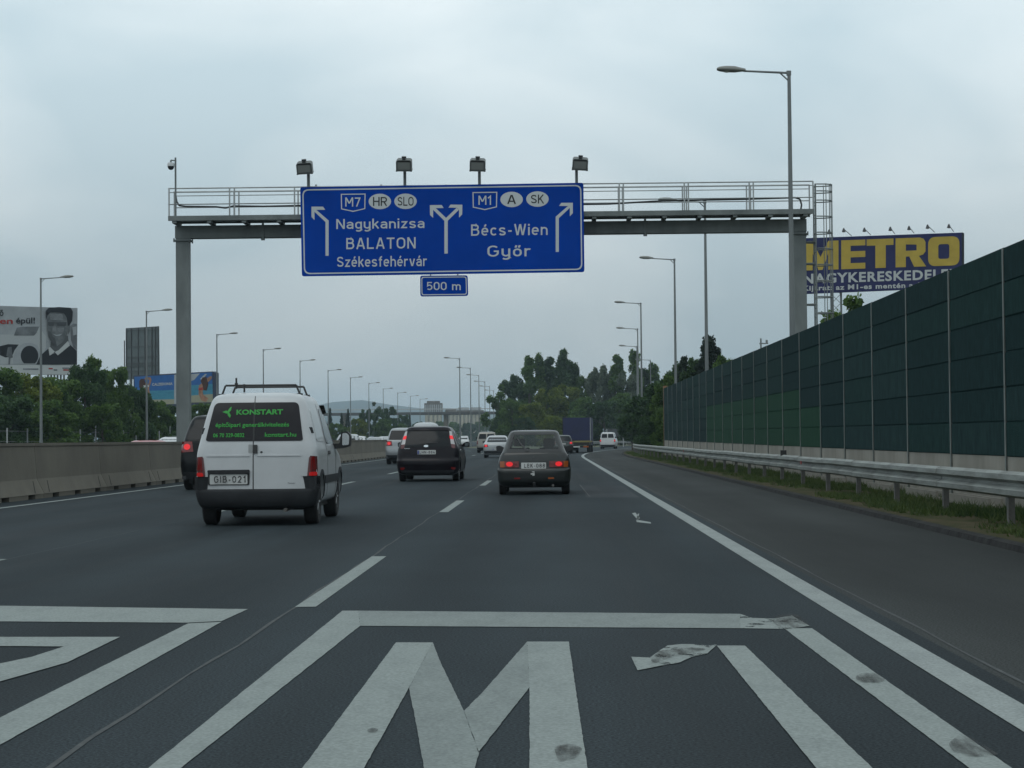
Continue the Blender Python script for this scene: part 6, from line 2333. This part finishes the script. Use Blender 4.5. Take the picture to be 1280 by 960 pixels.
g_ = ground(703, 567)
c.put(g_.x, g_.y - .8)
c = generic('dark_saloon', 'dark car with a white plate just before the blue truck', 1.70, 1.42, 4.2, BLK, 'suv', plate_txt='IKL-115', light_m=T_RED)
g_ = ground(712.5, 566.2)
c.put(g_.x - .1, g_.y + 1.5)
c = generic('small_white_van', 'small white van with two rear windows on the curving exit lane', 1.70, 1.82, 4.1, WHT, 'van')
g_ = ground(759.3, 561)
c.put(g_.x, g_.y - .7, R(-6))
for i, (px, Y, pm, st, hh, lab) in enumerate(((441, 118, WHT, 'suv', 1.50, 'white car roof showing above the barrier, nearest right of the van'), (431, 140, SIL2, 'suv', 1.64, 'taller pale car roof behind the white roof above the barrier'),
                                             (466, 150, SIL, 'sedan', 1.46, 'silver car roof above the barrier left of the silver off-road car'), (479, 160, SIL2, 'suv', 1.5, 'pale car roof above the barrier touching the silver off-road car'),
                                             (579, 300, WHT, 'suv', 1.7, 'tiny white car beyond the black mirror on the far carriageway'), (206, 80, WHT, 'sedan', 1.42, 'white car roof above the barrier left of the gantry pillar'),
                                             (168, 66, RED, 'sedan', 1.27, 'strip of red car roof above the barrier below the bare billboard'))):
    c = generic('oncoming_car', lab, 1.74, hh, 4.3, pm, st, lit=False, group='cars on the opposite carriageway')
    P = at_y(px, 549, Y)
    c.put(min(P.x, -14.5) if Y < 250 else P.x, Y + 4, math.pi)
    if Y < 250 and P.x > -14.5:
        # keep the same line of sight, further away
        k = -14.5 / P.x
        c.put(-14.5, Y * k + 4, math.pi)

# ------------------------------------------------------------------ blue truck
g_ = ground(721, 566)
tk = thing('box_truck', 'dark blue tarpaulin truck ahead on the exit lane', 'truck', (g_.x, g_.y, 0), R(-3))
NAVY = mat('tarp_navy', (.008, .013, .055), .6, noise=(.8, .3, (1, 1, 1), None), bump=(2, .3))
mb = MB().box(-1.13, 1.13, -.1, 6.0, 1.0, 2.88)
tb = mb.build('cargo_box', NAVY, tk)
for x in (-1.15, 1.10):
    MB().box(x, x + .05, -.14, -.08, .95, 2.9).build('corner_post', M_GALV if x > 0 else M_BLACK, tk)
MB().box(-1.1, 1.1, -.12, 6.0, .86, .99).build('load_bed', mat('bed_yellow', (.22, .19, .07), .7), tk)
MB().box(-1.05, 1.05, -.05, 5.6, .62, .85).build('chassis', M_BLACK, tk)
MB().box(-1.1, 1.1, 6.2, 7.9, .6, 2.6).prism([(-1.05, 2.6), (1.05, 2.6), (.9, 2.85), (-.9, 2.85)], 6.3, 7.6).build('cab', NAVY, tk)
MB().box(-.95, .95, 7.88, 7.92, 1.5, 2.4).build('windscreen', G_DARK, tk)
MB().box(-1.0, 1.0, -.16, -.06, .42, .56).build('rear_bumper', M_DGREY, tk)
for x in (-.95, .55):
    MB().box(x, x + .42, -.2, -.161, .44, .56).build('tail_light', T_AMB if x > 0 else T_RED, tk)
MB().box(-.26, .26, -.2, -.161, .44, .55).build('licence_plate', PL_W, tk)
for y in (1.2, 6.9):
    for x in (-.95, .95):
        w = MB().lathe([(.25, -.14), (.4, -.15), (.43, -.1), (.43, .1), (.4, .15), (.25, .14)], 20, axis='x').build('wheel', M_RUB, tk, 40)
        w.location = (x, y, .43)
        MB().lathe([(.24, .13), (.2, .06), (.08, .1)], 14, axis='x').build('rim', M_RIM, w, 40)
MB().box(-.4, .4, -.02, .0, 1.3, 1.31).build('strap', M_GALV, tk)

# ================================================================== HAZE
hz = MB().box(-5300, 5300, -320, 5300, -2.0, 110.0)
ho = hz.build('haze', None)
hm = bpy.data.materials.new('haze_air')
hm.use_nodes = True
nt = hm.node_tree
nt.nodes.clear()
o_ = nt.nodes.new('ShaderNodeOutputMaterial')
pv = nt.nodes.new('ShaderNodeVolumePrincipled')
pv.inputs['Color'].default_value = (.68, .85, .97, 1)
pv.inputs['Density'].default_value = 0.0002
pv.inputs['Anisotropy'].default_value = 0.0
nt.links.new(pv.outputs['Volume'], o_.inputs['Volume'])
ho.data.materials.append(hm)
tag(ho, 'thin grey-blue haze in the distant air', 'haze', kind='stuff')
